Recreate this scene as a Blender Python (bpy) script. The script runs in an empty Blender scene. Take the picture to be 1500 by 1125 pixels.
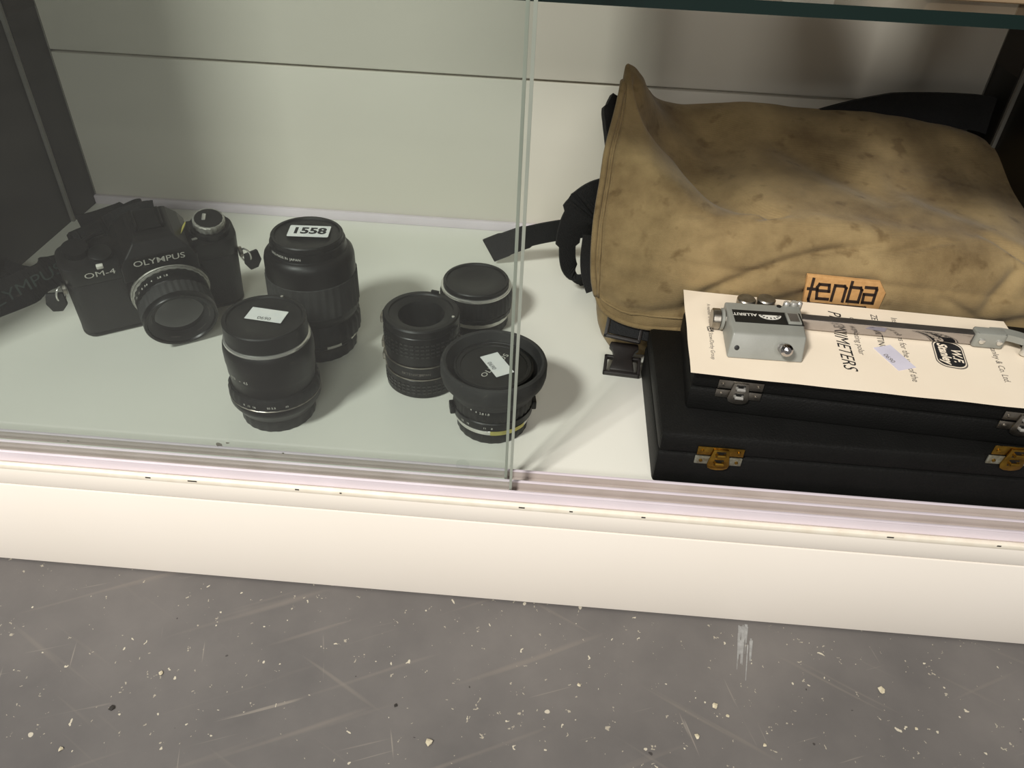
import bpy, bmesh, math, random
from mathutils import Vector, Matrix, noise
random.seed(7)
scene = bpy.context.scene
col = scene.collection
PI = math.pi

# ------------------------------------------------------------------ camera
SH = 0.10                                   # height of the cabinet deck above the floor
CAM = Vector((0.0, -0.33, SH + 0.36))
PITCH, ROLL, YAW, FPX = math.radians(38.5), math.radians(2.77), math.radians(2.45), 1127.0
_r0 = Vector((math.cos(YAW), math.sin(YAW), 0)); _h = Vector((-math.sin(YAW), math.cos(YAW), 0))
CF = _h * math.cos(PITCH) - Vector((0, 0, 1)) * math.sin(PITCH)
_u0 = _r0.cross(CF)
CR = _r0 * math.cos(ROLL) + _u0 * math.sin(ROLL)
CU = -_r0 * math.sin(ROLL) + _u0 * math.cos(ROLL)
cd = bpy.data.cameras.new('camera'); cam = bpy.data.objects.new('camera', cd); col.objects.link(cam)
cd.sensor_width = 36.0; cd.lens = FPX / 1500 * 36; cd.clip_start = 0.01; cd.clip_end = 50
m = Matrix((CR, CU, -CF)).transposed().to_4x4(); m.translation = CAM; cam.matrix_world = m
scene.camera = cam

def at(x, y, **k):
    """world point seen at photo pixel (x, y) on a plane X=, Y= or Z="""
    d = (x - 750) * CR - (y - 562.5) * CU + FPX * CF
    a, v = list(k.items())[0]; i = 'XYZ'.index(a)
    return CAM + d * ((v - CAM[i]) / d[i])

# ------------------------------------------------------------------ light
w = bpy.data.worlds.new('room_light'); scene.world = w; w.use_nodes = True
w.node_tree.nodes['Background'].inputs[0].default_value = (1.0, 0.97, 0.92, 1)
w.node_tree.nodes['Background'].inputs[1].default_value = 0.22
def area(name, loc, target, sx, sy, power, colr):
    l = bpy.data.lights.new(name, 'AREA'); l.shape = 'RECTANGLE'; l.size = sx; l.size_y = sy
    l.energy = power; l.color = colr
    o = bpy.data.objects.new(name, l); col.objects.link(o); o.location = loc
    o.rotation_euler = (Vector(target) - Vector(loc)).to_track_quat('-Z', 'Y').to_euler()
    return o
area('ceiling_and_fill_light', (-1.3, -1.75, 2.4), (0, 0.15, 0.1), 0.5, 0.4, 113, (1.0, 0.965, 0.91))
area('ceiling_and_fill_light', (0.2, -3.0, 2.0), (0, 0.3, 0.25), 1.2, 0.6, 37, (1.0, 0.965, 0.91))  # low frontal fill lamp, added to brighten the back wall and plinth
scene.cycles.transparent_max_bounces = 32      # several panes of glass lie one behind another
scene.view_settings.view_transform = 'Standard'; scene.view_settings.look = 'None'
scene.view_settings.exposure = 0.0; scene.view_settings.gamma = 1.0
scene.view_settings.use_curve_mapping = False

# ------------------------------------------------------------------ materials
def lin(c):
    return tuple(((v / 255 / 12.92) if v / 255 <= 0.04045 else ((v / 255 + 0.055) / 1.055) ** 2.4) for v in c) + (1,)
MATS = {}
def mat(name, c, rough=0.6, metal=0.0, c2=None, scale=30, amt=0.5, bump=0.0, bscale=200, spec=0.5, detail=4, stretch=None, coat=0):
    if name in MATS: return MATS[name]
    M = bpy.data.materials.new(name); M.use_nodes = True; MATS[name] = M
    nt = M.node_tree; b = nt.nodes['Principled BSDF']
    b.inputs['Roughness'].default_value = rough; b.inputs['Metallic'].default_value = metal
    b.inputs['Specular IOR Level'].default_value = spec; b.inputs['Coat Weight'].default_value = coat
    tc = nt.nodes.new('ShaderNodeTexCoord'); out = tc.outputs['Object']
    if stretch:
        mp = nt.nodes.new('ShaderNodeMapping'); mp.inputs['Scale'].default_value = stretch
        nt.links.new(out, mp.inputs[0]); out = mp.outputs[0]
    c1 = lin(c); c2 = lin(c2) if c2 else tuple(v * 0.8 for v in c1[:3]) + (1,)
    n = nt.nodes.new('ShaderNodeTexNoise'); n.inputs['Scale'].default_value = scale; n.inputs['Detail'].default_value = detail
    nt.links.new(out, n.inputs['Vector'])
    r = nt.nodes.new('ShaderNodeValToRGB'); r.color_ramp.elements[0].position = 0.5 - amt * 0.4; r.color_ramp.elements[1].position = 0.5 + amt * 0.4
    r.color_ramp.elements[0].color = c2; r.color_ramp.elements[1].color = c1
    nt.links.new(n.outputs['Fac'], r.inputs[0]); nt.links.new(r.outputs[0], b.inputs['Base Color'])
    if bump:
        n2 = nt.nodes.new('ShaderNodeTexNoise'); n2.inputs['Scale'].default_value = bscale; n2.inputs['Detail'].default_value = 3
        nt.links.new(out, n2.inputs['Vector'])
        bp = nt.nodes.new('ShaderNodeBump'); bp.inputs['Strength'].default_value = bump; bp.inputs['Distance'].default_value = 0.001
        nt.links.new(n2.outputs['Fac'], bp.inputs['Height']); nt.links.new(bp.outputs[0], b.inputs['Normal'])
    return M

mat('white_laminate', (230, 229, 220), 0.35, c2=(222, 221, 211), scale=6, amt=1.0)
mat('cream_board', (238, 231, 222), 0.45, c2=(232, 224, 212), scale=5, amt=1.0)
mat('back_board', (216, 211, 199), 0.5, c2=(207, 201, 189), scale=4, amt=1.0)
mat('track_plastic', (222, 212, 220), 0.4, c2=(206, 196, 202), scale=25, amt=1.0)
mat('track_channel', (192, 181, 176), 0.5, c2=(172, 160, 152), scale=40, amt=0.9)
mat('wood_edge', (236, 229, 214), 0.6, c2=(226, 216, 198), scale=90, amt=0.5)
mat('black_frame', (17, 16, 15), 0.5, c2=(12, 12, 11), scale=20)
mat('dark_side', (30, 29, 27), 0.35, c2=(22, 20, 18), scale=5, amt=1.0)
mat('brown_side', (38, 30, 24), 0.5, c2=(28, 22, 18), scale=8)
mat('grey_strip', (128, 126, 120), 0.5)
mat('black_plastic', (24, 24, 23), 0.42, c2=(18, 18, 17), scale=80, bump=0.05, bscale=900, spec=0.3)
mat('black_satin', (19, 19, 18), 0.33, c2=(14, 14, 14), scale=60, spec=0.3)
mat('black_paint', (21, 20, 19), 0.4, c2=(15, 14, 13), scale=60, spec=0.3)
mat('black_rubber', (46, 46, 44), 0.75, c2=(32, 32, 31), scale=90, bump=0.2, bscale=500)
mat('knurl_black', (22, 22, 21), 0.5, spec=0.3)
mat('leatherette', (22, 21, 20), 0.55, bump=0.6, bscale=1400)
mat('case_leather', (15, 15, 14), 0.6, c2=(10, 10, 9), scale=40, bump=0.35, bscale=700, spec=0.22)
mat('chrome', (222, 220, 214), 0.25, 0.75)
mat('dull_chrome', (170, 166, 158), 0.35, 1.0, c2=(125, 118, 108), scale=180, amt=0.8)
mat('knurled_silver', (176, 174, 166), 0.4, 0.5, c2=(140, 138, 130), scale=300)
mat('grip_worn_highlight', (40, 40, 38), 0.3)  # lighter grey paints highlights on the worn grip dots
mat('brass', (190, 150, 62), 0.3, 1.0, c2=(120, 92, 44), scale=220, amt=0.8)
mat('tarnish', (150, 152, 140), 0.5, 0.6, c2=(96, 84, 60), scale=300, amt=0.6)
mat('dark_glass', (8, 9, 12), 0.06, spec=0.8)
mat('sticker_white', (236, 236, 232), 0.6, c2=(226, 228, 228), scale=200)
mat('sticker_blue', (216, 212, 226), 0.6)
mat('ink', (24, 24, 26), 0.7)
mat('ink_grey', (104, 98, 92), 0.7)
mat('white_print', (225, 222, 212), 0.5)
mat('yellow_tape', (190, 182, 96), 0.6, c2=(170, 160, 80), scale=200)
mat('paper', (238, 226, 206), 0.75, c2=(230, 215, 193), scale=18, amt=0.9, bump=0.05, bscale=60)
mat('grey_enamel', (140, 141, 134), 0.4, c2=(130, 131, 124), scale=60, bump=0.08, bscale=900)
mat('polished_steel', (190, 186, 186), 0.12, 1.0, c2=(165, 160, 160), scale=30)
mat('webbing', (16, 16, 17), 0.8, c2=(10, 10, 11), scale=500, bump=0.6, bscale=900)
mat('strap_print', (62, 78, 74), 0.7)
mat('patch', (196, 152, 98), 0.8, c2=(180, 136, 84), scale=300)
mat('patch_ink', (40, 24, 14), 0.8)
mat('brown_hide', (120, 96, 72), 0.6, c2=(96, 76, 56), scale=30)
mat('carton_board', (150, 128, 100), 0.8, c2=(136, 114, 88), scale=30)
mat('buckle_plastic', (26, 22, 21), 0.45, c2=(34, 28, 26), scale=100)
mat('glass_edge_dark', (18, 36, 33), 0.12, c2=(13, 27, 25), scale=3)
mat('glass_edge_light', (226, 232, 218), 0.25, c2=(190, 200, 186), scale=8)
mat('arm_dark', (60, 57, 54), 0.5, c2=(50, 47, 45), scale=80)
mat('chalk', (150, 150, 148), 0.9, c2=(128, 127, 125), scale=300)
mat('grime', (112, 112, 102), 0.9, c2=(84, 84, 76), scale=600)
mat('debris', (198, 190, 168), 0.8, c2=(170, 160, 134), scale=300)
mat('dark_debris', (40, 36, 32), 0.8)

def canvas_mat():
    M = bpy.data.materials.new('canvas'); M.use_nodes = True; MATS['canvas'] = M; nt = M.node_tree; b = nt.nodes['Principled BSDF']
    N = nt.nodes.new; L = nt.links.new
    b.inputs['Roughness'].default_value = 0.9; b.inputs['Specular IOR Level'].default_value = 0.2
    b.inputs['Sheen Weight'].default_value = 0.1
    tc = N('ShaderNodeTexCoord')
    n = N('ShaderNodeTexNoise'); n.inputs['Scale'].default_value = 14; n.inputs['Detail'].default_value = 7; n.inputs['Roughness'].default_value = 0.65
    L(tc.outputs['Object'], n.inputs['Vector'])
    r = N('ShaderNodeValToRGB'); e = r.color_ramp.elements
    e[0].position = 0.34; e[0].color = lin((102, 84, 56)); e[1].position = 0.64; e[1].color = lin((146, 126, 89))
    L(n.outputs['Fac'], r.inputs[0])
    n3 = N('ShaderNodeTexNoise'); n3.inputs['Scale'].default_value = 70; n3.inputs['Detail'].default_value = 3
    L(tc.outputs['Object'], n3.inputs['Vector'])
    r3 = N('ShaderNodeValToRGB'); r3.color_ramp.elements[0].position = 0.27; r3.color_ramp.elements[0].color = (0.55, 0.5, 0.45, 1); r3.color_ramp.elements[1].position = 0.4; r3.color_ramp.elements[1].color = (1, 1, 1, 1)
    L(n3.outputs['Fac'], r3.inputs[0])
    mx = N('ShaderNodeMix'); mx.data_type = 'RGBA'; mx.blend_type = 'MULTIPLY'; mx.inputs[0].default_value = 0.8
    L(r.outputs[0], mx.inputs[6]); L(r3.outputs[0], mx.inputs[7]); L(mx.outputs[2], b.inputs['Base Color'])
    # weave
    w1 = N('ShaderNodeTexWave'); w1.bands_direction = 'X'; w1.inputs['Scale'].default_value = 330; w1.inputs['Distortion'].default_value = 1.2
    w2 = N('ShaderNodeTexWave'); w2.bands_direction = 'Z'; w2.inputs['Scale'].default_value = 330; w2.inputs['Distortion'].default_value = 1.2
    L(tc.outputs['Object'], w1.inputs['Vector']); L(tc.outputs['Object'], w2.inputs['Vector'])
    ad = N('ShaderNodeMath'); ad.operation = 'ADD'; L(w1.outputs['Fac'], ad.inputs[0]); L(w2.outputs['Fac'], ad.inputs[1])
    bp = N('ShaderNodeBump'); bp.inputs['Strength'].default_value = 0.25; bp.inputs['Distance'].default_value = 0.0006
    L(ad.outputs[0], bp.inputs['Height']); L(bp.outputs[0], b.inputs['Normal'])
canvas_mat()

def floor_mat():
    M = bpy.data.materials.new('worn_floor'); M.use_nodes = True; MATS['worn_floor'] = M; nt = M.node_tree; b = nt.nodes['Principled BSDF']
    N = nt.nodes.new; L = nt.links.new
    b.inputs['Roughness'].default_value = 0.55
    tc = N('ShaderNodeTexCoord')
    n = N('ShaderNodeTexNoise'); n.inputs['Scale'].default_value = 9; n.inputs['Detail'].default_value = 8; n.inputs['Roughness'].default_value = 0.6
    L(tc.outputs['Object'], n.inputs['Vector'])
    r = N('ShaderNodeValToRGB'); e = r.color_ramp.elements
    e[0].position = 0.3; e[0].color = lin((84, 81, 80)); e[1].position = 0.72; e[1].color = lin((106, 102, 99))
    L(n.outputs['Fac'], r.inputs[0]); cur = r.outputs[0]
    def over(mask, colr, k):
        nonlocal cur
        mm = N('ShaderNodeMath'); mm.operation = 'MULTIPLY'; mm.inputs[1].default_value = k; L(mask, mm.inputs[0])
        mx = N('ShaderNodeMix'); mx.data_type = 'RGBA'; L(mm.outputs[0], mx.inputs[0]); L(cur, mx.inputs[6]); mx.inputs[7].default_value = lin(colr); cur = mx.outputs[2]
    def scratches(rotz, sx, sy, thr, colr, k, seed, soft=0.02):
        mp = N('ShaderNodeMapping'); mp.inputs['Rotation'].default_value = (0, 0, rotz); mp.inputs['Location'].default_value = (seed, seed * 1.7, 0)
        L(tc.outputs['Object'], mp.inputs[0])
        mp2 = N('ShaderNodeMapping'); mp2.inputs['Scale'].default_value = (sx, sy, 1); L(mp.outputs[0], mp2.inputs[0])
        nn = N('ShaderNodeTexNoise'); nn.inputs['Scale'].default_value = 1; nn.inputs['Detail'].default_value = 2; L(mp2.outputs[0], nn.inputs['Vector'])
        rr = N('ShaderNodeValToRGB'); rr.color_ramp.elements[0].position = thr; rr.color_ramp.elements[0].color = (0, 0, 0, 1); rr.color_ramp.elements[1].position = thr + soft; rr.color_ramp.elements[1].color = (1, 1, 1, 1)
        L(nn.outputs['Fac'], rr.inputs[0]); over(rr.outputs[0], colr, k)
    scratches(0.5, 5, 120, 0.64, (116, 110, 103), 0.55, 3.1, 0.08)
    scratches(-0.45, 4, 80, 0.645, (118, 111, 104), 0.55, 8.3, 0.08)
    scratches(-0.35, 9, 260, 0.70, (126, 120, 112), 0.85, 5.7, 0.05)
    scratches(1.3, 12, 240, 0.72, (130, 124, 116), 0.85, 15.2, 0.04)
    # small pale paint specks and dark spots
    def specks(scale, thr, colr, k, gate, seed):
        mp = N('ShaderNodeMapping'); mp.inputs['Location'].default_value = (seed, -seed, 0); L(tc.outputs['Object'], mp.inputs[0])
        dn = N('ShaderNodeTexNoise'); dn.inputs['Scale'].default_value = scale * 1.3; L(mp.outputs[0], dn.inputs['Vector'])
        mxv = N('ShaderNodeMix'); mxv.data_type = 'VECTOR'; mxv.inputs[0].default_value = 0.012; L(mp.outputs[0], mxv.inputs[4]); L(dn.outputs['Color'], mxv.inputs[5])
        v = N('ShaderNodeTexVoronoi'); v.inputs['Scale'].default_value = scale; L(mxv.outputs[1], v.inputs['Vector'])
        sep = N('ShaderNodeSeparateColor'); L(v.outputs['Color'], sep.inputs[0])
        g = N('ShaderNodeMath'); g.operation = 'GREATER_THAN'; g.inputs[1].default_value = gate; L(sep.outputs[0], g.inputs[0])
        sz = N('ShaderNodeMath'); sz.operation = 'MULTIPLY'; sz.inputs[1].default_value = thr; L(sep.outputs[1], sz.inputs[0])
        lt = N('ShaderNodeMath'); lt.operation = 'LESS_THAN'; L(v.outputs['Distance'], lt.inputs[0]); L(sz.outputs[0], lt.inputs[1])
        mu = N('ShaderNodeMath'); mu.operation = 'MULTIPLY'; L(g.outputs[0], mu.inputs[0]); L(lt.outputs[0], mu.inputs[1])
        over(mu.outputs[0], colr, k)
    specks(120, 0.16, (196, 188, 168), 0.85, 0.55, 0.3)
    specks(210, 0.22, (176, 168, 150), 0.7, 0.7, 2.2)
    specks(50, 0.09, (196, 188, 170), 0.8, 0.65, 4.3)
    specks(70, 0.09, (40, 36, 34), 0.8, 0.8, 7.7)
    L(cur, b.inputs['Base Color'])
    bp = N('ShaderNodeBump'); bp.inputs['Strength'].default_value = 0.15; bp.inputs['Distance'].default_value = 0.001
    L(n.outputs['Fac'], bp.inputs['Height']); L(bp.outputs[0], b.inputs['Normal'])
floor_mat()

def glass_mat(name, tint, film, filmcol, refl=1.8):
    M = bpy.data.materials.new(name); M.use_nodes = True; MATS[name] = M; nt = M.node_tree; nt.nodes.clear()
    N = nt.nodes.new; L = nt.links.new
    out = N('ShaderNodeOutputMaterial'); tr = N('ShaderNodeBsdfTransparent'); tr.inputs[0].default_value = tint
    gl = N('ShaderNodeBsdfGlossy'); gl.inputs['Roughness'].default_value = 0.02; gl.inputs[0].default_value = (1, 1, 1, 1)
    df = N('ShaderNodeBsdfDiffuse'); df.inputs[0].default_value = filmcol
    fr = N('ShaderNodeFresnel'); fr.inputs[0].default_value = 1.48
    ge = N('ShaderNodeNewGeometry'); inv = N('ShaderNodeMath'); inv.operation = 'SUBTRACT'; inv.inputs[0].default_value = refl; 
    bm = N('ShaderNodeMath'); bm.operation = 'MULTIPLY'; bm.inputs[1].default_value = refl; L(ge.outputs['Backfacing'], bm.inputs[0]); L(bm.outputs[0], inv.inputs[1])
    fac = N('ShaderNodeMath'); fac.operation = 'MULTIPLY'; fac.use_clamp = True; L(fr.outputs[0], fac.inputs[0]); L(inv.outputs[0], fac.inputs[1])
    # dusty film with wiping streaks
    tc = N('ShaderNodeTexCoord'); mp = N('ShaderNodeMapping'); mp.inputs['Rotation'].default_value = (0, 0.6, 0); L(tc.outputs['Object'], mp.inputs[0])
    mp2 = N('ShaderNodeMapping'); mp2.inputs['Scale'].default_value = (5, 1, 34); L(mp.outputs[0], mp2.inputs[0])
    ns = N('ShaderNodeTexNoise'); ns.inputs['Scale'].default_value = 1; ns.inputs['Detail'].default_value = 5; L(mp2.outputs[0], ns.inputs['Vector'])
    rr = N('ShaderNodeMapRange'); rr.inputs[1].default_value = 0.35; rr.inputs[2].default_value = 0.75; rr.inputs[3].default_value = film * 0.7; rr.inputs[4].default_value = film * 1.6
    L(ns.outputs['Fac'], rr.inputs[0])
    m1 = N('ShaderNodeMixShader'); L(rr.outputs[0], m1.inputs[0]); L(tr.outputs[0], m1.inputs[1]); L(df.outputs[0], m1.inputs[2])
    m2 = N('ShaderNodeMixShader'); L(fac.outputs[0], m2.inputs[0]); L(m1.outputs[0], m2.inputs[1]); L(gl.outputs[0], m2.inputs[2])
    L(m2.outputs[0], out.inputs[0])
glass_mat('door_glass', (0.946, 0.959, 0.954, 1), 0.0008, (0.75, 0.78, 0.7, 1), 1.1)
glass_mat('shelf_glass', (0.982, 0.988, 0.984, 1), 0.003, (0.6, 0.62, 0.55, 1), 0.6)

# ------------------------------------------------------------------ mesh helpers
class MB:
    def __init__(s): s.v = []; s.f = []; s.mi = []; s.sm = []
    def add(s, vs, fs, mi=0, smooth=False, M=None):
        o = len(s.v)
        s.v += [tuple(M @ Vector(p)) if M else tuple(p) for p in vs]
        s.f += [tuple(i + o for i in f) for f in fs]; s.mi += [mi] * len(fs); s.sm += [smooth] * len(fs)
        return s
    def box(s, x0, x1, y0, y1, z0, z1, bev=0.0, seg=2, mi=0, M=None):
        bm = bmesh.new(); bmesh.ops.create_cube(bm, size=1)
        bmesh.ops.scale(bm, vec=(x1 - x0, y1 - y0, z1 - z0), verts=bm.verts)
        bmesh.ops.translate(bm, vec=((x0 + x1) / 2, (y0 + y1) / 2, (z0 + z1) / 2), verts=bm.verts)
        if bev: bmesh.ops.bevel(bm, geom=bm.edges[:], offset=bev, segments=seg, profile=0.5, affect='EDGES')
        return s.bm(bm, mi, bool(bev), M)
    def bm(s, bm, mi=0, smooth=False, M=None):
        bm.verts.index_update()
        s.add([v.co.copy() for v in bm.verts], [tuple(v.index for v in f.verts) for f in bm.faces], mi, smooth, M); bm.free(); return s
    def lathe(s, prof, n=72, mi=0, M=None, knurl=0.0, cap=False, duty=2):
        """profile list of (r, z); knurl cuts every other facet in by that amount"""
        vs = []; fs = []
        for r, z in prof:
            for i in range(n):
                a = 2 * PI * i / n; rr = r - (knurl if (i // duty) % 2 else 0) if r > 1e-6 else 0
                vs.append((rr * math.cos(a), rr * math.sin(a), z))
        for k in range(len(prof) - 1):
            for i in range(n):
                j = (i + 1) % n; fs.append((k * n + i, k * n + j, (k + 1) * n + j, (k + 1) * n + i))
        if cap: fs.append(tuple(range(n - 1, -1, -1))); fs.append(tuple(range((len(prof) - 1) * n, len(prof) * n)))
        return s.add(vs, fs, mi, True, M)
    def prism(s, poly, z0, z1, bev=0.0, mi=0, M=None):
        bm = bmesh.new(); vs = [bm.verts.new((x, y, z0)) for x, y in poly]; f = bm.faces.new(vs)
        r = bmesh.ops.extrude_face_region(bm, geom=[f]); bmesh.ops.translate(bm, vec=(0, 0, z1 - z0), verts=[e for e in r['geom'] if isinstance(e, bmesh.types.BMVert)])
        bmesh.ops.recalc_face_normals(bm, faces=bm.faces[:])
        if bev: bmesh.ops.bevel(bm, geom=bm.edges[:], offset=bev, segments=2, profile=0.5, affect='EDGES')
        return s.bm(bm, mi, bool(bev), M)
    def tube(s, pts, r, n=12, mi=0, M=None):
        pts = [Vector(p) for p in pts]; vs = []; fs = []
        up = Vector((0, 0, 1))
        for k, p in enumerate(pts):
            t = (pts[min(k + 1, len(pts) - 1)] - pts[max(k - 1, 0)]).normalized()
            a = t.cross(up)
            if a.length < 1e-3: a = t.cross(Vector((1, 0, 0)))
            a.normalize(); b = t.cross(a); rr = r[k] if isinstance(r, (list, tuple)) else r
            for i in range(n):
                an = 2 * PI * i / n; vs.append(p + a * (rr * math.cos(an)) + b * (rr * math.sin(an)))
        for k in range(len(pts) - 1):
            for i in range(n):
                j = (i + 1) % n; fs.append((k * n + i, k * n + j, (k + 1) * n + j, (k + 1) * n + i))
        fs.append(tuple(range(n))); fs.append(tuple(range(len(pts) * n - 1, (len(pts) - 1) * n - 1, -1)))
        return s.add(vs, fs, mi, True, M)
    def ribbon(s, pts, dirs, width, thick, mi=0, M=None):
        vs = []; fs = []; pts = [Vector(p) for p in pts]
        for k, p in enumerate(pts):
            t = (pts[min(k + 1, len(pts) - 1)] - pts[max(k - 1, 0)]).normalized()
            d = Vector(dirs[k]); d = (d - t * d.dot(t)).normalized(); nn = t.cross(d)
            wd = width[k] if isinstance(width, (list, tuple)) else width
            for a, b in ((-1, -1), (1, -1), (1, 1), (-1, 1)):
                vs.append(p + d * (a * wd / 2) + nn * (b * thick / 2))
        for k in range(len(pts) - 1):
            for i in range(4):
                j = (i + 1) % 4; fs.append((k * 4 + i, k * 4 + j, (k + 1) * 4 + j, (k + 1) * 4 + i))
        n = len(pts) * 4; fs.append((3, 2, 1, 0)); fs.append((n - 4, n - 3, n - 2, n - 1))
        return s.add(vs, fs, mi, False, M)
    def build(s, name, mats, parent=None, loc=None, sharp=0.6):
        me = bpy.data.meshes.new(name); me.from_pydata(s.v, [], s.f)
        for mm in (mats if isinstance(mats, (list, tuple)) else [mats]): me.materials.append(MATS[mm])
        me.polygons.foreach_set('material_index', s.mi); me.polygons.foreach_set('use_smooth', s.sm)
        bm = bmesh.new(); bm.from_mesh(me); bmesh.ops.recalc_face_normals(bm, faces=bm.faces[:])
        for e in bm.edges:
            if len(e.link_faces) == 2 and e.calc_face_angle(0) > sharp: e.smooth = False
        bm.to_mesh(me); bm.free(); me.update()
        o = bpy.data.objects.new(name, me); col.objects.link(o)
        if parent: o.parent = parent
        if loc: o.location = loc
        return o

def thing(name, label, cat, loc=(0, 0, 0), rot=(0, 0, 0), group=None, scale=1.0):
    o = bpy.data.objects.new(name, None); col.objects.link(o); o.empty_display_size = 0.02
    o.location = loc; o.rotation_euler = rot; o.scale = (scale,) * 3
    o['label'] = label; o['category'] = cat
    if group: o['group'] = group
    return o
def tag(o, label, cat, group=None):
    o['label'] = label; o['category'] = cat
    if group: o['group'] = group
    return o
def smooth_path(pts, n=8):
    P = [Vector(p) for p in pts]; out = []
    for i in range(len(P) - 1):
        a = P[max(i - 1, 0)]; b = P[i]; c = P[i + 1]; d = P[min(i + 2, len(P) - 1)]
        for k in range(n):
            t = k / n
            out.append(0.5 * ((2 * b) + (c - a) * t + (2 * a - 5 * b + 4 * c - d) * t * t + (3 * b - a - 3 * c + d) * t ** 3))
    out.append(P[-1]); return out
def text_verts(s, size, shear=0.0, bold=0.0, xs=1.0, space=1.0):
    cu = bpy.data.curves.new('t', 'FONT'); cu.body = s; cu.size = size; cu.align_x = 'CENTER'; cu.align_y = 'CENTER'
    cu.shear = shear; cu.offset = bold; cu.extrude = 0; cu.resolution_u = 3; cu.space_character = space
    o = bpy.data.objects.new('t', cu); col.objects.link(o); dg = bpy.context.evaluated_depsgraph_get()
    me = bpy.data.meshes.new_from_object(o.evaluated_get(dg))
    vs = [(v.co.x * xs, v.co.y) for v in me.vertices]; fs = [tuple(p.vertices) for p in me.polygons]
    bpy.data.objects.remove(o); bpy.data.curves.remove(cu); bpy.data.meshes.remove(me)
    return vs, fs
def flat_text(s, size, name, mt, parent, M, h=0.00006, **k):
    """lettering raised by h above the plane z=0 of frame M (x = reading direction, y = up)"""
    vs, fs = text_verts(s, size, **k); mb = MB(); mb.add([M @ Vector((x, y, h)) for x, y in vs], fs)
    return mb.build(name, mt, parent)
def ring_text(items, r, mt, parent, name='engraving'):
    """lettering wrapped round a barrel: items of (text, size, height, angle in degrees)"""
    mb = MB()
    for s, size, z, a in items:
        vs, fs = text_verts(s, size)
        rr = r + 0.00008
        mb.add([(rr * math.cos(math.radians(a) + x / rr), rr * math.sin(math.radians(a) + x / rr), z + y) for x, y in vs], fs)
    return mb.build(name, mt, parent)
def frame(o, x, y):
    """matrix with origin o, x axis x, y axis y"""
    x = Vector(x).normalized(); y = Vector(y); y = (y - x * y.dot(x)).normalized(); z = x.cross(y)
    M = Matrix((x, y, z)).transposed().to_4x4(); M.translation = Vector(o); return M
def roundrect(x0, x1, y0, y1, r, n=5):
    pts = []
    for cx, cy, a in ((x1 - r, y1 - r, 0), (x0 + r, y1 - r, 90), (x0 + r, y0 + r, 180), (x1 - r, y0 + r, 270)):
        for k in range(n + 1):
            t = math.radians(a + 90 * k / n); pts.append((cx + r * math.cos(t), cy + r * math.sin(t)))
    return pts

# ------------------------------------------------------------------ floor
f = MB(); f.add([(-3, -4, 0), (3, -4, 0), (3, 3, 0), (-3, 3, 0)], [(0, 1, 2, 3)])
fo = f.build('floor', 'worn_floor'); fo['kind'] = 'structure'; fo['label'] = 'worn dark grey vinyl floor with scuffs and paint specks'

# ------------------------------------------------------------------ display cabinet
XL, XR, YB, TOP = -0.462, 0.362, 0.37, 0.95
cab = thing('display_cabinet', 'white display cabinet with cream plinth and black corner posts', 'cabinet', (-0.05, 0.18, 0))
def cpart(name, mb, mt):
    o = mb.build(name, mt, cab); o.matrix_parent_inverse = Matrix.Translation((0.05, -0.18, 0)); return o
cpart('deck', MB().box(XL - 0.03, XR + 0.03, 0.026, YB + 0.02, SH - 0.018, SH), 'white_laminate')
cpart('plinth', MB().box(XL - 0.03, XR + 0.03, 0.0003, 0.018, 0.0015, SH - 0.0190, 0.0006), 'cream_board')
cpart('fascia', MB().box(XL - 0.03, XR + 0.03, 0.0, 0.026, SH - 0.0175, SH - 0.002, 0.0005), 'cream_board')
cpart('edge_lipping', MB().box(XL - 0.03, XR + 0.03, -0.0004, 0.003, SH - 0.0035, SH + 0.0004, 0.0006), 'wood_edge')
tr = MB()
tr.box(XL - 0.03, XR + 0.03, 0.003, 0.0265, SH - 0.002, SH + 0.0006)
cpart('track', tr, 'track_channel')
for y0, h in ((0.0035, 0.0085), (0.0138, 0.0075), (0.0242, 0.0065)):
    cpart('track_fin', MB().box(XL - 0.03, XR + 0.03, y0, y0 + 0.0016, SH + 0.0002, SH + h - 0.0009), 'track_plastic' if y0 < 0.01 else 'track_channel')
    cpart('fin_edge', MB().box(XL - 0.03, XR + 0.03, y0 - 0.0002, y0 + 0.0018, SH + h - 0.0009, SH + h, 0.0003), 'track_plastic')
cpart('top_board', MB().box(XL - 0.03, XR + 0.03, 0.0, YB + 0.018, TOP + 0.0005, TOP + 0.0185, 0.001), 'white_laminate')
for px, py, l in ((280, 702, 14), (215, 697, 8), (498, 718, 3), (435, 719, 6), (765, 733, 9), (838, 739, 5), (945, 748, 6), (1470, 792, 6), (1310, 778, 10)):
    q_ = at(px, py - 1, Y=-0.0006); h_ = l * 0.00042 / 2
    cpart('scuff', MB().box(q_.x - h_, q_.x + h_, -0.00055, 0.0, SH - 0.0012, SH - 0.0002), 'dark_debris')
gz = SH + 0.147
cpart('back_panel', MB().box(XL - 0.03, XR + 0.03, YB, YB + 0.018, SH, gz - 0.0012, 0.0006), 'back_board')
cpart('back_panel', MB().box(XL - 0.03, XR + 0.03, YB, YB + 0.018, gz + 0.0012, TOP, 0.0006), 'back_board')
cpart('back_panel_joint', MB().box(XL - 0.03, XR + 0.03, YB + 0.006, YB + 0.016, gz - 0.003, gz + 0.003), 'back_board')
cpart('back_rail', MB().box(XL, XR, YB - 0.005, YB, SH, SH + 0.009, 0.0008), 'track_plastic')
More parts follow.
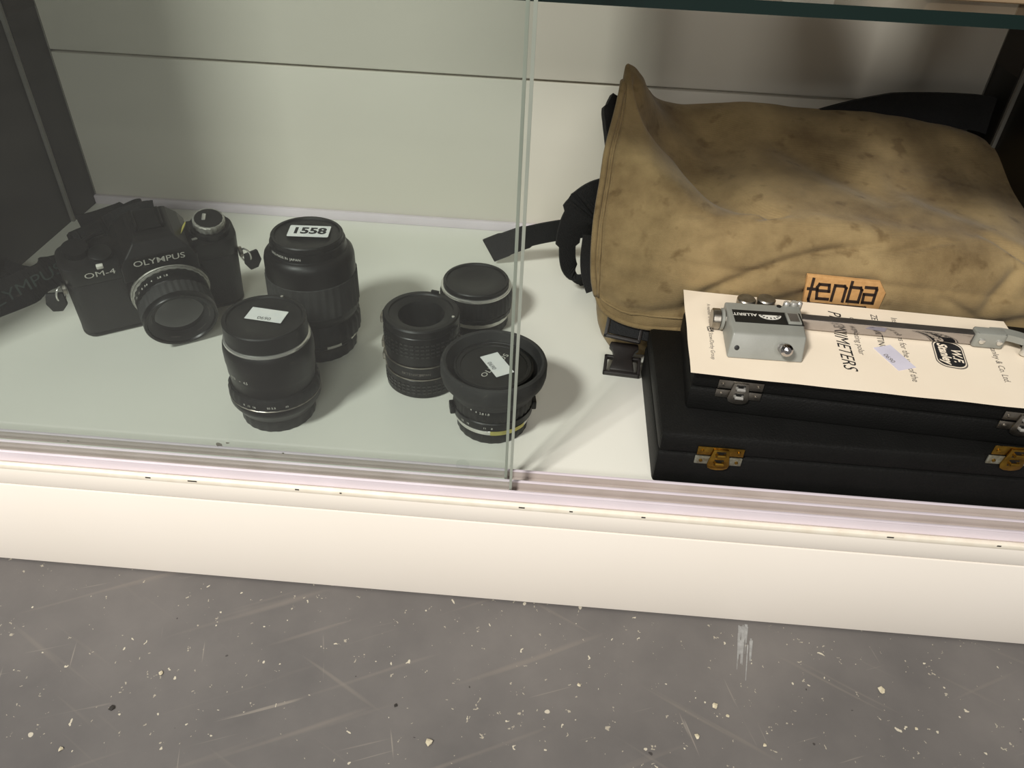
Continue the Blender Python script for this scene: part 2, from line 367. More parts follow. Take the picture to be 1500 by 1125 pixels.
for sx, X in ((-1, XL), (1, XR)):
    def sb(a, b, *r, **k):
        xa, xb = X + sx * a, X + sx * b; return MB().box(min(xa, xb), max(xa, xb), *r, **k)
    cpart('corner_post', sb(0, 0.03, YB - 0.042, YB - 0.0002, SH, TOP, bev=0.001), 'black_frame')
    cpart('post_reflection', sb(-0.0006, 0.012, YB - 0.0415, YB - 0.0018, SH + 0.185, TOP), 'brown_side')  # brown band paints a reflection onto the upper post
    cpart('post_bead', sb(-0.0006, 0.02, YB - 0.0015, YB + 0.0005, SH, TOP), 'grey_strip')
    cpart('post_bead', sb(0.001, 0.02, YB - 0.0455, YB - 0.0425, SH, TOP), 'grey_strip')
    cpart('side_panel', sb(0.004, 0.02, 0.03, YB - 0.046, SH, SH + 0.183), 'dark_side')
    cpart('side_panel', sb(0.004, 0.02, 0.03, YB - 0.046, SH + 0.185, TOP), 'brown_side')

def pane(name, x0, x1, y0, y1, z0, z1, gm, em):
    mb = MB(); bm = bmesh.new(); bmesh.ops.create_cube(bm, size=1)
    bmesh.ops.scale(bm, vec=(x1 - x0, y1 - y0, z1 - z0), verts=bm.verts); bmesh.ops.translate(bm, vec=((x0 + x1) / 2, (y0 + y1) / 2, (z0 + z1) / 2), verts=bm.verts)
    bm.verts.index_update(); thin = min(range(3), key=lambda i: (x1 - x0, y1 - y0, z1 - z0)[i])
    for fc in bm.faces:
        mb.add([v.co.copy() for v in fc.verts], [tuple(range(len(fc.verts)))], 0 if abs(fc.normal[thin]) > 0.5 else 1)
    bm.free()
    o = mb.build(name, [gm, em])
    bm = bmesh.new(); bm.from_mesh(o.data); bmesh.ops.remove_doubles(bm, verts=bm.verts, dist=1e-6); bmesh.ops.recalc_face_normals(bm, faces=bm.faces[:]); bm.to_mesh(o.data); bm.free()
    return o
def door(x0, x1, y0, y1, z0, z1, c=0.0016):
    """upright pane whose free right edge is ground to a chamfer on both sides"""
    poly = [(x0, y0), (x1 - c, y0), (x1, y0 + c), (x1, y1 - c), (x1 - c, y1), (x0, y1)]; n = len(poly)
    vs = [(x, y, z) for z in (z0, z1) for x, y in poly]; mb = MB()
    for k in range(n):
        j = (k + 1) % n; mb.add(vs, [(k, j, n + j, n + k)], 0 if k in (0, 4) else 1)
    mb.add(vs, [tuple(range(n - 1, -1, -1)), tuple(range(n, 2 * n))], 1)
    o = mb.build('glass_door', ['door_glass', 'glass_edge_light'])
    bm = bmesh.new(); bm.from_mesh(o.data); bmesh.ops.remove_doubles(bm, verts=bm.verts, dist=1e-6)
    bmesh.ops.delete(bm, geom=[v for v in bm.verts if not v.link_faces], context='VERTS'); bmesh.ops.recalc_face_normals(bm, faces=bm.faces[:]); bm.to_mesh(o.data); bm.free()
    return o
fd = tag(door(XL - 0.02, -0.0115, 0.0068, 0.0118, SH + 0.0012, TOP), 'front sliding glass door with polished right edge, standing in the outer track', 'glass door')
q_ = at(678, 680, Y=0.0068)
MB().lathe([(0.0042, 0), (0.0040, 0.0012), (0.0025, 0.0018), (0, 0.0020)], 28, M=Matrix.Translation((q_.x, 0.0068, q_.z)) @ Matrix.Rotation(PI / 2, 4, 'X')).build('door_bumper', 'door_glass', fd)
for px, py, r_ in ((320, 651, 0.0020), (333, 649, 0.0010), (100, 646, 0.0007), (415, 664, 0.0007)):
    q_ = at(px, py, Y=0.0067); pts_ = [(r_ * random.uniform(0.5, 1.2) * 1.5 * math.cos(k * 0.7), r_ * random.uniform(0.5, 1.1) * math.sin(k * 0.7)) for k in range(9)]
    MB().prism(pts_, 0, 0.0001, M=Matrix.Translation((q_.x, 0.00679, q_.z)) @ Matrix.Rotation(PI / 2, 4, 'X')).build('dirt_spot', 'grime', fd)
tag(door(XL - 0.03, -0.0152, 0.0172, 0.0222, SH + 0.0012, TOP), 'second sliding glass door tucked behind the front one in the inner track', 'glass door')
tag(pane('glass_shelf', XL + 0.003, XR - 0.003, 0.062, YB - 0.004, SH + 0.2765, SH + 0.2825, 'shelf_glass', 'glass_edge_dark'), 'horizontal glass shelf with dark green edge above the tan bag', 'shelf')
for i, (x, y) in enumerate(((XL, 0.10), (XL, 0.33), (XR, 0.10), (XR, 0.33))):
    s = 1 if x < 0 else -1
    cpart('shelf_support', MB().lathe([(0, 0), (0.004, 0), (0.004, 0.014), (0, 0.014)], 16, M=Matrix.Translation((x + s * -0.006, y, SH + 0.2723)) @ Matrix.Rotation(s * PI / 2, 4, 'Y')), 'dull_chrome')
# two boxes standing near the front of the glass shelf, their feet just in view
for nm, lb, x, y, hw, hd, hh, mt in (('leather_box', 'brown leather box with lid, on the glass shelf above the raised corner of the bag', 0.027, 0.142, 0.077, 0.060, 0.12, 'brown_hide'),
                                 ('carton', 'tan cardboard carton standing on the glass shelf beside the leather box', 0.256, 0.152, 0.086, 0.070, 0.12, 'carton_board')):
    bx = thing(nm, lb, 'box', (x, y, SH + 0.2826))
    MB().box(-hw, hw, -hd, hd, 0, hh * 0.7, 0.003).build('body', mt, bx)
    MB().box(-hw - 0.0015, hw + 0.0015, -hd - 0.0015, hd + 0.0015, hh * 0.7 + 0.0003, hh, 0.004).build('lid', mt, bx)

# ------------------------------------------------------------------ lenses
def ground(x, y): p = at(x, y, Z=SH); return (p.x, p.y, SH + 0.0002)
def cap_disc(r, z0, z1, recess=0.0012, lip=0.0025):
    return MB().lathe([(r * 0.999, z0), (r, z1 - 0.0008), (r - 0.0006, z1), (r - lip, z1), (r - lip - 0.0006, z1 - recess), (r * 0.55, z1 - recess), (r * 0.55 - 0.0004, z1 - recess - 0.0002), (0, z1 - recess - 0.0002)], 96)
def sticker(parent, cx, cy, z, w, h, ang, mt, digits, dsize, dy, bold=0.0, rad=0.0004, xs=1.0, dark='ink'):
    M = Matrix.Translation((cx, cy, z)) @ Matrix.Rotation(math.radians(ang), 4, 'Z')
    mb = MB().prism(roundrect(-w / 2, w / 2, -h / 2, h / 2, rad), 0, 0.00022, M=M); s = mb.build('price_sticker', mt, parent)
    flat_text(digits, dsize, 'digits', dark, s, M @ Matrix.Translation((0, dy, 0.00022)), bold=bold, xs=xs); return s

# tall zoom lens with lot number 1558
t = thing('zoom_lens', 'tall black zoom lens standing upright, cap stickered 1558', 'camera lens', ground(469, 500), (0, math.radians(1.0), 0))
MB().lathe([(0, 0), (0.0285, 0), (0.029, 0.001), (0.029, 0.0075), (0.0285, 0.0085), (0.0285, 0.0105), (0.027, 0.0115), (0, 0.0115)], 96, knurl=0.0004).build('rear_cap', 'black_plastic', t)
MB().lathe([(0, 0.0112), (0.0295, 0.0112), (0.0302, 0.012), (0.0302, 0.0148), (0.0295, 0.0155), (0, 0.0155)]).build('mount_ring', 'black_satin', t)
for a in (-118, -62, -20, 40, 130):
    mb = MB(); vs = []; n = 10
    for k in range(n + 1):
        an = math.radians(a + 22 * k / n)
        for z in (0.0124, 0.0146):
            vs.append((0.03045 * math.cos(an), 0.03045 * math.sin(an), z))
    mb.add(vs, [(2 * k, 2 * k + 2, 2 * k + 3, 2 * k + 1) for k in range(n)], 0, True); mb.build('chrome_mark', 'chrome', t)
MB().lathe([(0, 0.0153), (0.0315, 0.0153), (0.0332, 0.017), (0.0332, 0.029), (0.0315, 0.0315), (0.0308, 0.033), (0, 0.033)], 120, knurl=0.0005).build('aperture_ring', 'knurl_black', t)
MB().lathe([(0, 0.0328), (0.0312, 0.0328), (0.0328, 0.0365), (0.0331, 0.038), (0.0326, 0.062), (0.0324, 0.078), (0.0316, 0.0815), (0.0292, 0.0845), (0.0285, 0.0848), (0, 0.0848)]).build('barrel', 'black_paint', t)
MB().lathe([(0.0331, 0.0405), (0.0337, 0.041), (0.0334, 0.066), (0.0327, 0.0665)], 144, knurl=0.0005).build('zoom_grip', 'black_rubber', t)
MB().lathe([(0.0286, 0.0845), (0.0274, 0.0855), (0.0268, 0.091), (0.026, 0.0913), (0, 0.0913)]).build('front_ring', 'black_satin', t)
cap_disc(0.0256, 0.091, 0.0958).build('lens_cap', 'black_plastic', t)
ring_text([('LENS MADE IN', 0.0026, 0.0882, -122), ('JAPAN', 0.0028, 0.0882, -93)], 0.0272, 'white_print', t)
sticker(t, 0.0015, 0.001, 0.0962, 0.0290, 0.0165, 6, 'sticker_white', '1558', 0.0125, 0, bold=0.0005, rad=0.001, xs=0.98)

# shorter zoom lens with sticker 0690
t = thing('zoom_lens', 'short waisted black zoom lens with silver front rim and blank-edged white sticker', 'camera lens', ground(410, 599), (0, math.radians(1.2), 0))
MB().lathe([(0, 0), (0.0245, 0), (0.025, 0.0008), (0.0252, 0.009), (0.0248, 0.0105), (0, 0.0105)], 96, knurl=0.0003).build('rear_cap', 'black_plastic', t)
MB().lathe([(0, 0.0103), (0.0262, 0.0103), (0.0298, 0.0165), (0.0305, 0.018), (0.0305, 0.0215), (0.0302, 0.0222), (0, 0.0222)]).build('aperture_ring', 'black_satin', t)
MB().lathe([(0.0302, 0.022), (0.0307, 0.0224), (0.0307, 0.0228), (0.0303, 0.0232)]).build('silver_line', 'dull_chrome', t)
MB().lathe([(0, 0.0231), (0.0305, 0.0231), (0.0305, 0.0285), (0.0295, 0.0305), (0.0283, 0.031), (0, 0.031)], 120, knurl=0.0004).build('zoom_ring', 'knurl_black', t)
MB().lathe([(0, 0.031), (0.0276, 0.031), (0.0276, 0.033), (0.0283, 0.040), (0.0286, 0.041), (0.0288, 0.048), (0.0292, 0.050), (0.0293, 0.058), (0.0288, 0.0618), (0.0275, 0.0638), (0, 0.0638)]).build('barrel', 'black_paint', t)
MB().lathe([(0.0276, 0.0635), (0.0280, 0.0642), (0.0278, 0.0655), (0.0268, 0.066), (0.0262, 0.066)]).build('front_rim', 'chrome', t)
cap_disc(0.0266, 0.0655, 0.0785).build('lens_cap', 'black_plastic', t)
ring_text([('50', 0.0022, 0.0262, -80), ('8', 0.0024, 0.0262, -112), ('11', 0.0024, 0.0262, -105), ('16', 0.0024, 0.0262, -98), ('5.6', 0.0024, 0.0262, -74), ('70', 0.0022, 0.0255, -58)], 0.0306, 'white_print', t)
ring_text([('1:3.5', 0.0026, 0.044, -128), ('~', 0.0026, 0.044, -115), ('4.5', 0.0028, 0.044, -106)], 0.0290, 'white_print', t, 'engraving')
sticker(t, 0.0005, 0.003, 0.0775, 0.0245, 0.0135, -5, 'sticker_white', '0690', 0.0046, -0.0042, rad=0.0001)
MB().lathe([(0, 0), (0.0009, 0), (0.0009, 0.0006), (0, 0.0006)], 16, M=Matrix.Translation((0.004, 0.0245, 0.0785))).build('highlight_stud', 'chrome', t)

# extension tubes
t = thing('extension_tubes', 'open black extension tubes joined in a stack, dotted grip and thin silver lines', 'extension tube', ground(621, 551))
def dots(r, z0, rows, dz, n, a0, a1):
    mb = MB()
    for i in range(n):
        a = math.radians(a0 + (a1 - a0) * i / (n - 1))
        for k in range(rows):
            M = Matrix.Rotation(a, 4, 'Z') @ Matrix.Translation((r, 0, z0 + k * dz))
            mb.box(-0.0002, 0.0005, -0.0011, 0.0011, -0.0006, 0.0006, M=M)
    return mb
def tube_part(name, r, z0, z1, mt='black_satin'):
    return MB().lathe([(0.019, z0), (r - 0.0008, z0), (r, z0 + 0.0008), (r, z1 - 0.0008), (r - 0.0008, z1), (0.019, z1)]).build(name, mt, t)
s1 = tube_part('lower_tube', 0.0272, 0.0, 0.0165); o = dots(0.0272, 0.005, 3, 0.003, 45, 0, 352).build('grip_dots', 'grip_worn_highlight', s1); o['kind'] = 'stuff'
MB().lathe([(0.0268, 0.0163), (0.0276, 0.0165), (0.0276, 0.0173), (0.0268, 0.0175)]).build('silver_line', 'dull_chrome', t)
s2 = tube_part('middle_tube', 0.0270, 0.0174, 0.0272)
ring_text([('14', 0.003, 0.0215, -112), ('EXTENSION', 0.003, 0.0215, -97), ('JAPAN', 0.0028, 0.0215, -77)], 0.0270, 'ink_grey', s2)
MB().lathe([(0.0268, 0.0271), (0.0277, 0.0273), (0.0277, 0.0281), (0.0268, 0.0283)]).build('silver_line', 'dull_chrome', t)
s3 = tube_part('upper_tube', 0.0270, 0.0282, 0.0525); o = dots(0.0270, 0.037, 4, 0.0032, 45, 0, 352).build('grip_dots', 'grip_worn_highlight', s3); o['kind'] = 'stuff'
MB().lathe([(0.0150, 0.030), (0.0262, 0.0525), (0.0272, 0.053), (0.0272, 0.0575), (0.0262, 0.0585), (0.0232, 0.0585), (0.0225, 0.0575), (0.0195, 0.0572), (0.0165, 0.056), (0.0145, 0.050), (0.0135, 0.012), (0, 0.012)]).build('bayonet_ring', 'black_plastic', t)
for a in (168, 182, -25):
    MB().box(0.0266, 0.0290, -0.0035, 0.0035, 0.049, 0.0545, 0.0006, M=Matrix.Rotation(math.radians(a), 4, 'Z')).build('release_tab', 'dull_chrome' if a == 182 else 'black_satin', t)
for z in (0.0315, 0.0205):
    MB().box(0.0268, 0.0292, -0.004, 0.004, z - 0.003, z + 0.003, 0.0006, M=Matrix.Rotation(math.radians(184), 4, 'Z')).build('release_tab', 'dull_chrome', t)
MB().box(-0.003, 0.003, 0.0245, 0.0268, 0.0580, 0.0605, 0.0005, M=Matrix.Rotation(math.radians(-14), 4, 'Z')).build('index_lug', 'black_satin', t)
MB().lathe([(0, 0), (0.0011, 0), (0.0011, 0.0006), (0, 0.0008)], 16, M=Matrix.Translation((0.0235, -0.005, 0.0585))).build('pin', 'chrome', t)

# small lens behind
t = thing('prime_lens', 'small capped black prime lens with silver rim and silver base stripe, no sticker', 'camera lens', ground(697, 468))
MB().lathe([(0, 0), (0.0262, 0), (0.0266, 0.0008), (0.0266, 0.0075), (0.026, 0.0085), (0, 0.0085)], 96, knurl=0.0003).build('rear_cap', 'black_plastic', t)
MB().lathe([(0, 0.0083), (0.0270, 0.0083), (0.0275, 0.009), (0.0275, 0.0122), (0.0270, 0.0128), (0, 0.0128)]).build('silver_stripe', 'chrome', t)
MB().lathe([(0, 0.0127), (0.0286, 0.0127), (0.0292, 0.0135), (0.0292, 0.0165), (0.0286, 0.0172), (0, 0.0172)], 96, knurl=0.0003).build('aperture_ring', 'black_satin', t)
MB().lathe([(0, 0.0172), (0.0288, 0.0172), (0.0294, 0.018), (0.0294, 0.0285), (0.0288, 0.0305), (0.0284, 0.0332), (0, 0.0332)], 144, knurl=0.0004).build('focus_ring', 'knurl_black', t)
MB().lathe([(0.0284, 0.033), (0.0286, 0.0336), (0.0284, 0.0346), (0.0274, 0.0351), (0.0266, 0.0351)]).build('front_rim', 'chrome', t)
cap_disc(0.0265, 0.0348, 0.0392).build('lens_cap', 'black_plastic', t)

# lens with flared rubber hood
t = thing('hooded_lens', 'black lens with wide flared rubber hood and yellow tape on its silver ring', 'camera lens', ground(721, 616))
MB().lathe([(0, 0), (0.0243, 0), (0.0248, 0.0008), (0.0252, 0.0085), (0.0248, 0.0092), (0, 0.0092)], 96, knurl=0.0003).build('rear_cap', 'black_plastic', t)
MB().lathe([(0, 0.009), (0.0258, 0.009), (0.0264, 0.0096), (0.0268, 0.0128), (0.0264, 0.0134), (0, 0.0134)]).build('silver_ring', 'chrome', t)
MB().lathe([(0, 0.0133), (0.0268, 0.0133), (0.0276, 0.014), (0.0276, 0.0195), (0.027, 0.0202), (0, 0.0202)], 96).build('aperture_ring', 'black_satin', t)
MB().lathe([(0, 0.0201), (0.0268, 0.0201), (0.0272, 0.0208), (0.0272, 0.0345), (0.0265, 0.036), (0, 0.036)], 144, knurl=0.0004).build('focus_ring', 'knurl_black', t)
for a in (195, 8):
    MB().box(0.0262, 0.0302, -0.004, 0.004, 0.0128, 0.0195, 0.0008, M=Matrix.Rotation(math.radians(a), 4, 'Z')).build('release_button', 'black_satin', t)
MB().lathe([(0.0262, 0.031), (0.0292, 0.0318), (0.0300, 0.034), (0.0325, 0.0388), (0.0348, 0.0412), (0.0357, 0.045), (0.0357, 0.0515), (0.0350, 0.0535), (0.0335, 0.0542), (0.0320, 0.0535), (0.0312, 0.050), (0.0308, 0.0465), (0.0300, 0.045), (0.0275, 0.044), (0.0262, 0.043)], 96).build('rubber_hood', 'black_rubber', t)
MB().lathe([(0.0268, 0.0435), (0.0268, 0.0495), (0.0255, 0.050), (0.0250, 0.0492), (0.0225, 0.049), (0.0222, 0.0485), (0, 0.0485)]).build('lens_cap', 'black_plastic', t)
MO = Matrix.Translation((0, 0, 0.0486)) @ Matrix.Rotation(math.radians(62), 4, 'Z')
flat_text('OLYMPUS', 0.0056, 'cap_lettering', 'white_print', t, MO @ Matrix.Translation((0.0008, -0.0005, 0)), xs=1.15, space=1.1)
sticker(t, 0.0020, 0.0012, 0.0488, 0.0245, 0.0132, -58, 'sticker_white', '0690', 0.0044, -0.004, rad=0.0001)
mb = MB(); vs = []; n = 14
for k in range(n + 1):
    an = math.radians(-88 + 55 * k / n)
    for z, r in ((0.0098, 0.0269), (0.0142, 0.0279)): vs.append((r * math.cos(an), r * math.sin(an), z))
mb.add(vs, [(2 * k, 2 * k + 2, 2 * k + 3, 2 * k + 1) for k in range(n)], 0, True); mb.build('yellow_tape', 'yellow_tape', t)
ring_text([('16', 0.0024, 0.0305, -124), ('8', 0.0024, 0.0295, -117), ('4', 0.0024, 0.0288, -109), ('2.8', 0.0026, 0.0285, -101), ('1.8', 0.0026, 0.0285, -93)], 0.0273, 'white_print', t)
ring_text([('22', 0.0022, 0.0165, -132), ('16', 0.0022, 0.0165, -122), ('11', 0.0022, 0.0165, -96), ('8', 0.0022, 0.0165, -86)], 0.0277, 'white_print', t, 'engraving')

# ------------------------------------------------------------------ SLR camera (tipped forward on its lens)
YA, TIP, SC = math.radians(33.8), math.radians(16.8), 0.935
slr = thing('slr_camera', 'black film SLR camera with lens and neck strap, tipped forward onto its lens', 'camera', (-0.3025, 0.1722, SH + 0.0006))
slr.rotation_euler = (Matrix.Rotation(YA, 3, 'Z') @ Matrix.Rotation(TIP, 3, 'X')).to_euler(); slr.scale = (SC,) * 3
def outline(w, d, r):   # body plan with rounded ends
    return roundrect(-w, w, 0, d, r, 6)
mb = MB().prism(outline(0.0665, 0.031, 0.010), 0.004, 0.060, 0.0006); mb.build('body', 'leatherette', slr)
MB().prism(outline(0.0668, 0.0315, 0.010), 0, 0.0045, 0.0008).build('base_plate', 'black_paint', slr)
tp = MB().prism(outline(0.0670, 0.0315, 0.010), 0.0595, 0.0775, 0.0012); tp.build('top_plate', 'black_paint', slr)
# pentaprism housing: stacked sections, peak set back
mb = MB(); secs = [(-0.026, 0.032, -0.0085, 0.0345, 0.062), (-0.0255, 0.0315, -0.0095, 0.0345, 0.079), (-0.021, 0.027, -0.0095, 0.034, 0.0875), (-0.013, 0.019, -0.003, 0.0335, 0.0955), (-0.0105, 0.0165, 0.003, 0.0325, 0.0970)]
vs = []; fs = []
for x0, x1, y0, y1, z in secs: vs += [(x0, y0, z), (x1, y0, z), (x1, y1, z), (x0, y1, z)]
for k in range(len(secs) - 1):
    for i in range(4): j = (i + 1) % 4; fs.append((k * 4 + i, k * 4 + j, k * 4 + 4 + j, k * 4 + 4 + i))
fs += [(3, 2, 1, 0), tuple(range(len(vs) - 4, len(vs)))]
mb.add(vs, fs); pr = mb.build('prism_housing', 'black_paint', slr)
bv = pr.modifiers.new('bevel', 'BEVEL'); bv.width = 0.0012; bv.segments = 2
sh = MB().box(-0.0075, 0.0135, 0.008, 0.028, 0.0970, 0.0985); sh.box(-0.0075, -0.0055, 0.008, 0.028, 0.0985, 0.1015, 0.0004); sh.box(0.0115, 0.0135, 0.008, 0.028, 0.0985, 0.1015, 0.0004)
sh.build('hot_shoe', 'black_satin', slr)
MB().box(-0.004, 0.010, 0.031, 0.038, 0.068, 0.084, 0.002).build('viewfinder_eyepiece', 'black_plastic', slr)
MT = frame((0.003, -0.0097, 0.0772), (1, 0, 0), (0, 0, 1))
flat_text('OLYMPUS', 0.0082, 'maker_name', 'white_print', slr, frame((0.003, -0.0099, 0.0815), (1, 0, 0), (0, 0, 1)), xs=1.08, bold=0.00005, h=0.0005)
flat_text('OM-4', 0.0078, 'model_name', 'white_print', slr, frame((-0.0405, -0.0003, 0.0700), (1, 0, 0), (0, 0, 1)), xs=1.2, bold=0.0, h=0.0003)
# mount plate, lens
AX = Matrix.Translation((0.006, -0.001, 0.0420)) @ Matrix.Rotation(PI / 2, 4, 'X')      # lathe z -> camera -y
MB().lathe([(0, 0), (0.0320, 0), (0.0320, 0.004), (0.0312, 0.0055), (0, 0.0055)], 96, M=AX).build('mount_collar', 'black_paint', slr)
MB().lathe([(0.0290, 0.0054), (0.0306, 0.0054), (0.0309, 0.0062), (0.0309, 0.0080), (0.0303, 0.0088), (0.0290, 0.0088)], 96, M=AX).build('shutter_ring', 'knurled_silver', slr)
MB().lathe([(0.0290, 0.0088), (0.0300, 0.0092), (0.0300, 0.0104), (0.0290, 0.0108)], 120, M=AX, knurl=0.0004).build('speed_ring', 'knurled_silver', slr)
LN = MB().lathe([(0, 0.0107), (0.0285, 0.0107), (0.0288, 0.0115), (0.0288, 0.0215), (0.0280, 0.0225), (0, 0.0225)], 96, M=AX).build('aperture_ring', 'black_satin', slr)
MB().lathe([(0, 0.0224), (0.0283, 0.0224), (0.0290, 0.0232), (0.0290, 0.0345), (0.0285, 0.0352), (0.025, 0.0352), (0.0245, 0.0335), (0, 0.0335)], 144, M=AX, knurl=0.0006).build('focus_ring', 'black_rubber', slr)
MB().lathe([(0.0285, 0.0350), (0.0286, 0.0398), (0.0280, 0.0408), (0.0262, 0.0408), (0.0255, 0.0393), (0.0245, 0.0391), (0.0195, 0.0345), (0.0190, 0.0341)], 96, M=AX).build('front_ring', 'black_satin', slr)
MB().lathe([(0.0192, 0.0341), (0.014, 0.0359), (0.008, 0.0371), (0, 0.0375)], 64, M=AX).build('front_element', 'dark_glass', slr)
def lens_text(items, mt, name):
    mb = MB()
    for s, size, r, z, a in items:
        vs, fs = text_verts(s, size); a = math.radians(a)
        mb.add([AX @ Vector(((r + y) * math.cos(a - x / r), (r + y) * math.sin(a - x / r), z)) for x, y in vs], fs)
    return mb.build(name, mt, slr)
lens_text([('OLYMPUS', 0.0023, 0.0225, 0.0376, -50), ('OM-SYSTEM', 0.0023, 0.0225, 0.0376, 0), ('ZUIKO  1:1.8', 0.0023, 0.0225, 0.0376, 160), ('f=50mm', 0.0023, 0.0225, 0.0376, -110)], 'ink_grey', 'front_lettering')['kind'] = 'stuff'
mb = MB()
for s, a, z in (('16', 158, 0.0165), ('11', 147, 0.0165), ('8', 137, 0.0165), ('5.6', 128, 0.0165), ('4', 117, 0.0165), ('2.8', 104, 0.0165), ('1.8', 94, 0.0165)):
    vs, fs = text_verts(s, 0.0028); a = math.radians(a); r = 0.0289
    mb.add([AX @ Vector((r * math.cos(a - x / r), r * math.sin(a - x / r), z - y)) for x, y in vs], fs)
mb.build('aperture_figures', 'white_print', slr)
# rewind dial
RM = Matrix.Translation((0.0485, 0.017, 0.0765))
MB().lathe([(0, 0), (0.0155, 0), (0.0155, 0.006), (0, 0.006)], 64, M=RM).build('dial_base', 'black_paint', slr)
MB().lathe([(0, 0.006), (0.0125, 0.006), (0.0128, 0.0066), (0.0128, 0.0118), (0.0122, 0.0125), (0.0112, 0.0126)], 72, M=RM, knurl=0.0004).build('dial_rim', 'knurled_silver', slr)
rd = MB().lathe([(0.0113, 0.0122), (0.0108, 0.0128), (0, 0.0128)], 64, M=RM).build('dial_face', 'black_satin', slr)
MB().box(-0.0015, 0.0015, -0.004, 0.0035, 0.0128, 0.0138, 0.0004, M=RM @ Matrix.Translation((-0.003, 0.002, 0)) @ Matrix.Rotation(-0.35, 4, 'Z')).build('crank', 'chrome', slr)
MB().box(0.0295, 0.037, 0.0035, 0.0048, 0.0776, 0.0788, M=Matrix.Rotation(0.12, 4, 'Z')).build('power_lever', 'white_print', slr)
# shutter side
MB().lathe([(0, 0), (0.0085, 0), (0.0085, 0.003), (0.0055, 0.0045), (0, 0.0042)], 48, M=Matrix.Translation((-0.036, 0.012, 0.0772))).build('shutter_button', 'black_satin', slr)
MB().lathe([(0, 0), (0.0095, 0), (0.0095, 0.0055), (0, 0.006)], 48, M=Matrix.Translation((-0.052, 0.020, 0.0772))).build('advance_hub', 'black_satin', slr)
MB().tube(smooth_path([(-0.052, 0.020, 0.081), (-0.040, 0.030, 0.081), (-0.030, 0.0335, 0.080)]), 0.002).build('advance_lever', 'black_satin', slr)
MB().box(-0.0415, -0.0365, -0.0012, 0.002, 0.0752, 0.0785, 0.0006).build('timer_window', 'white_print', slr)
MB().lathe([(0, 0), (0.0065, 0), (0.006, 0.0005), (0, 0.0008)], 40, M=frame((0.0262, 0.010, 0.0895), (0.3, 0.85, -0.2), (0.52, 0, 0.85)) @ Matrix.Rotation(0, 4, 'X') ).build('oval_label', 'yellow_tape', slr)
for sx, tx in ((-1, 0), (1, 0)):
    X = sx * 0.0672
    MB().lathe([(0, 0), (0.0045, 0), (0.0045, 0.0025), (0.003, 0.003), (0, 0.003)], 32, M=Matrix.Translation((X - sx * 0.0005, 0.006, 0.056)) @ Matrix.Rotation(sx * PI / 2, 4, 'Y')).build('strap_lug', 'dull_chrome', slr)
    rp = [(X + sx * (0.004 + 0.0035 * math.cos(a)), 0.003 - 0.003 * math.cos(a), 0.0535 + 0.0075 * math.sin(a)) for a in [2 * PI * k / 24 for k in range(25)]]
    MB().tube(rp, 0.0008, 8).build('split_ring', 'chrome', slr)
    MB().prism([(-0.006, 0.006), (0.006, 0.006), (0.0075, -0.004), (0.003, -0.010), (-0.004, -0.010), (-0.0075, -0.003)], 0, 0.003, 0.0006, M=frame((X + sx * 0.0085, 0.003, 0.050), (1, 0.25 * sx, 0), (0.25 * -sx, 0.25, 1))).build('strap_protector', 'leatherette', slr)
# neck strap, given in world space
inv = (Matrix.Translation(slr.location) @ slr.rotation_euler.to_matrix().to_4x4() @ Matrix.Scale(SC, 4)).inverted()
def strap(px, dirs, width, thick=0.0016, name='neck_strap', n=8):
    pts = smooth_path([at(x, y, **k) for x, y, k in px], n); D = smooth_path(dirs, n)
    return MB().ribbon(pts, D, width, thick, M=inv).build(name, 'webbing', slr)
ns = strap([(-22, 449, dict(Z=SH + 0.009)), (45, 420, dict(Z=SH + 0.011)), (85, 392, dict(Z=SH + 0.016)), (120, 362, dict(Z=SH + 0.032)), (160, 340, dict(Y=0.250)), (205, 322, dict(Y=0.262)), (228, 318, dict(Y=0.270))],
      [(0.35, 0.9, 0.35), (0.35, 0.9, 0.4), (0.3, 0.85, 0.55), (0.2, 0.6, 0.8), (0.1, 0.3, 0.95), (0, 0.2, 1), (0, 0.2, 1)], 0.030)
a, b = at(4, 441, Z=SH + 0.011), at(66, 407, Z=SH + 0.0135)
d = (b - a).normalized()
flat_text('OLYMPUS', 0.014, 'strap_lettering', 'strap_print', ns, inv @ frame((a + b) / 2 + Vector((0, -0.003, 0.0022)), d, (0.35, 0.9, 0.42)), xs=1.25, h=0.0004)
strap([(120, 335, dict(Y=0.285)), (150, 328, dict(Y=0.290)), (185, 316, dict(Y=0.288)), (205, 307, dict(Y=0.285)), (222, 312, dict(Y=0.280)), (228, 326, dict(Y=0.27))],
      [(0, 0.1, 1), (0, 0.1, 1), (0, 0.2, 1), (0, 0.6, 0.8), (0, 0.9, 0.4), (0, 0.9, 0.3)], [0.026] * 17 + [0.02] * 8 + [0.012] * 16, name='neck_strap')
strap([(-4, 382, dict(Z=SH + 0.012)), (18, 392, dict(Z=SH + 0.010)), (40, 398, dict(Z=SH + 0.012)), (66, 398, dict(Z=SH + 0.017))], [(0.2, 0.8, 0.5)] * 4, 0.010, name='strap_tail')
strap([(-4, 414, dict(Z=SH + 0.003)), (12, 404, dict(Z=SH + 0.004)), (24, 396, dict(Z=SH + 0.006))], [(0.6, 0.6, 0.2)] * 3, 0.006, name='strap_tail')

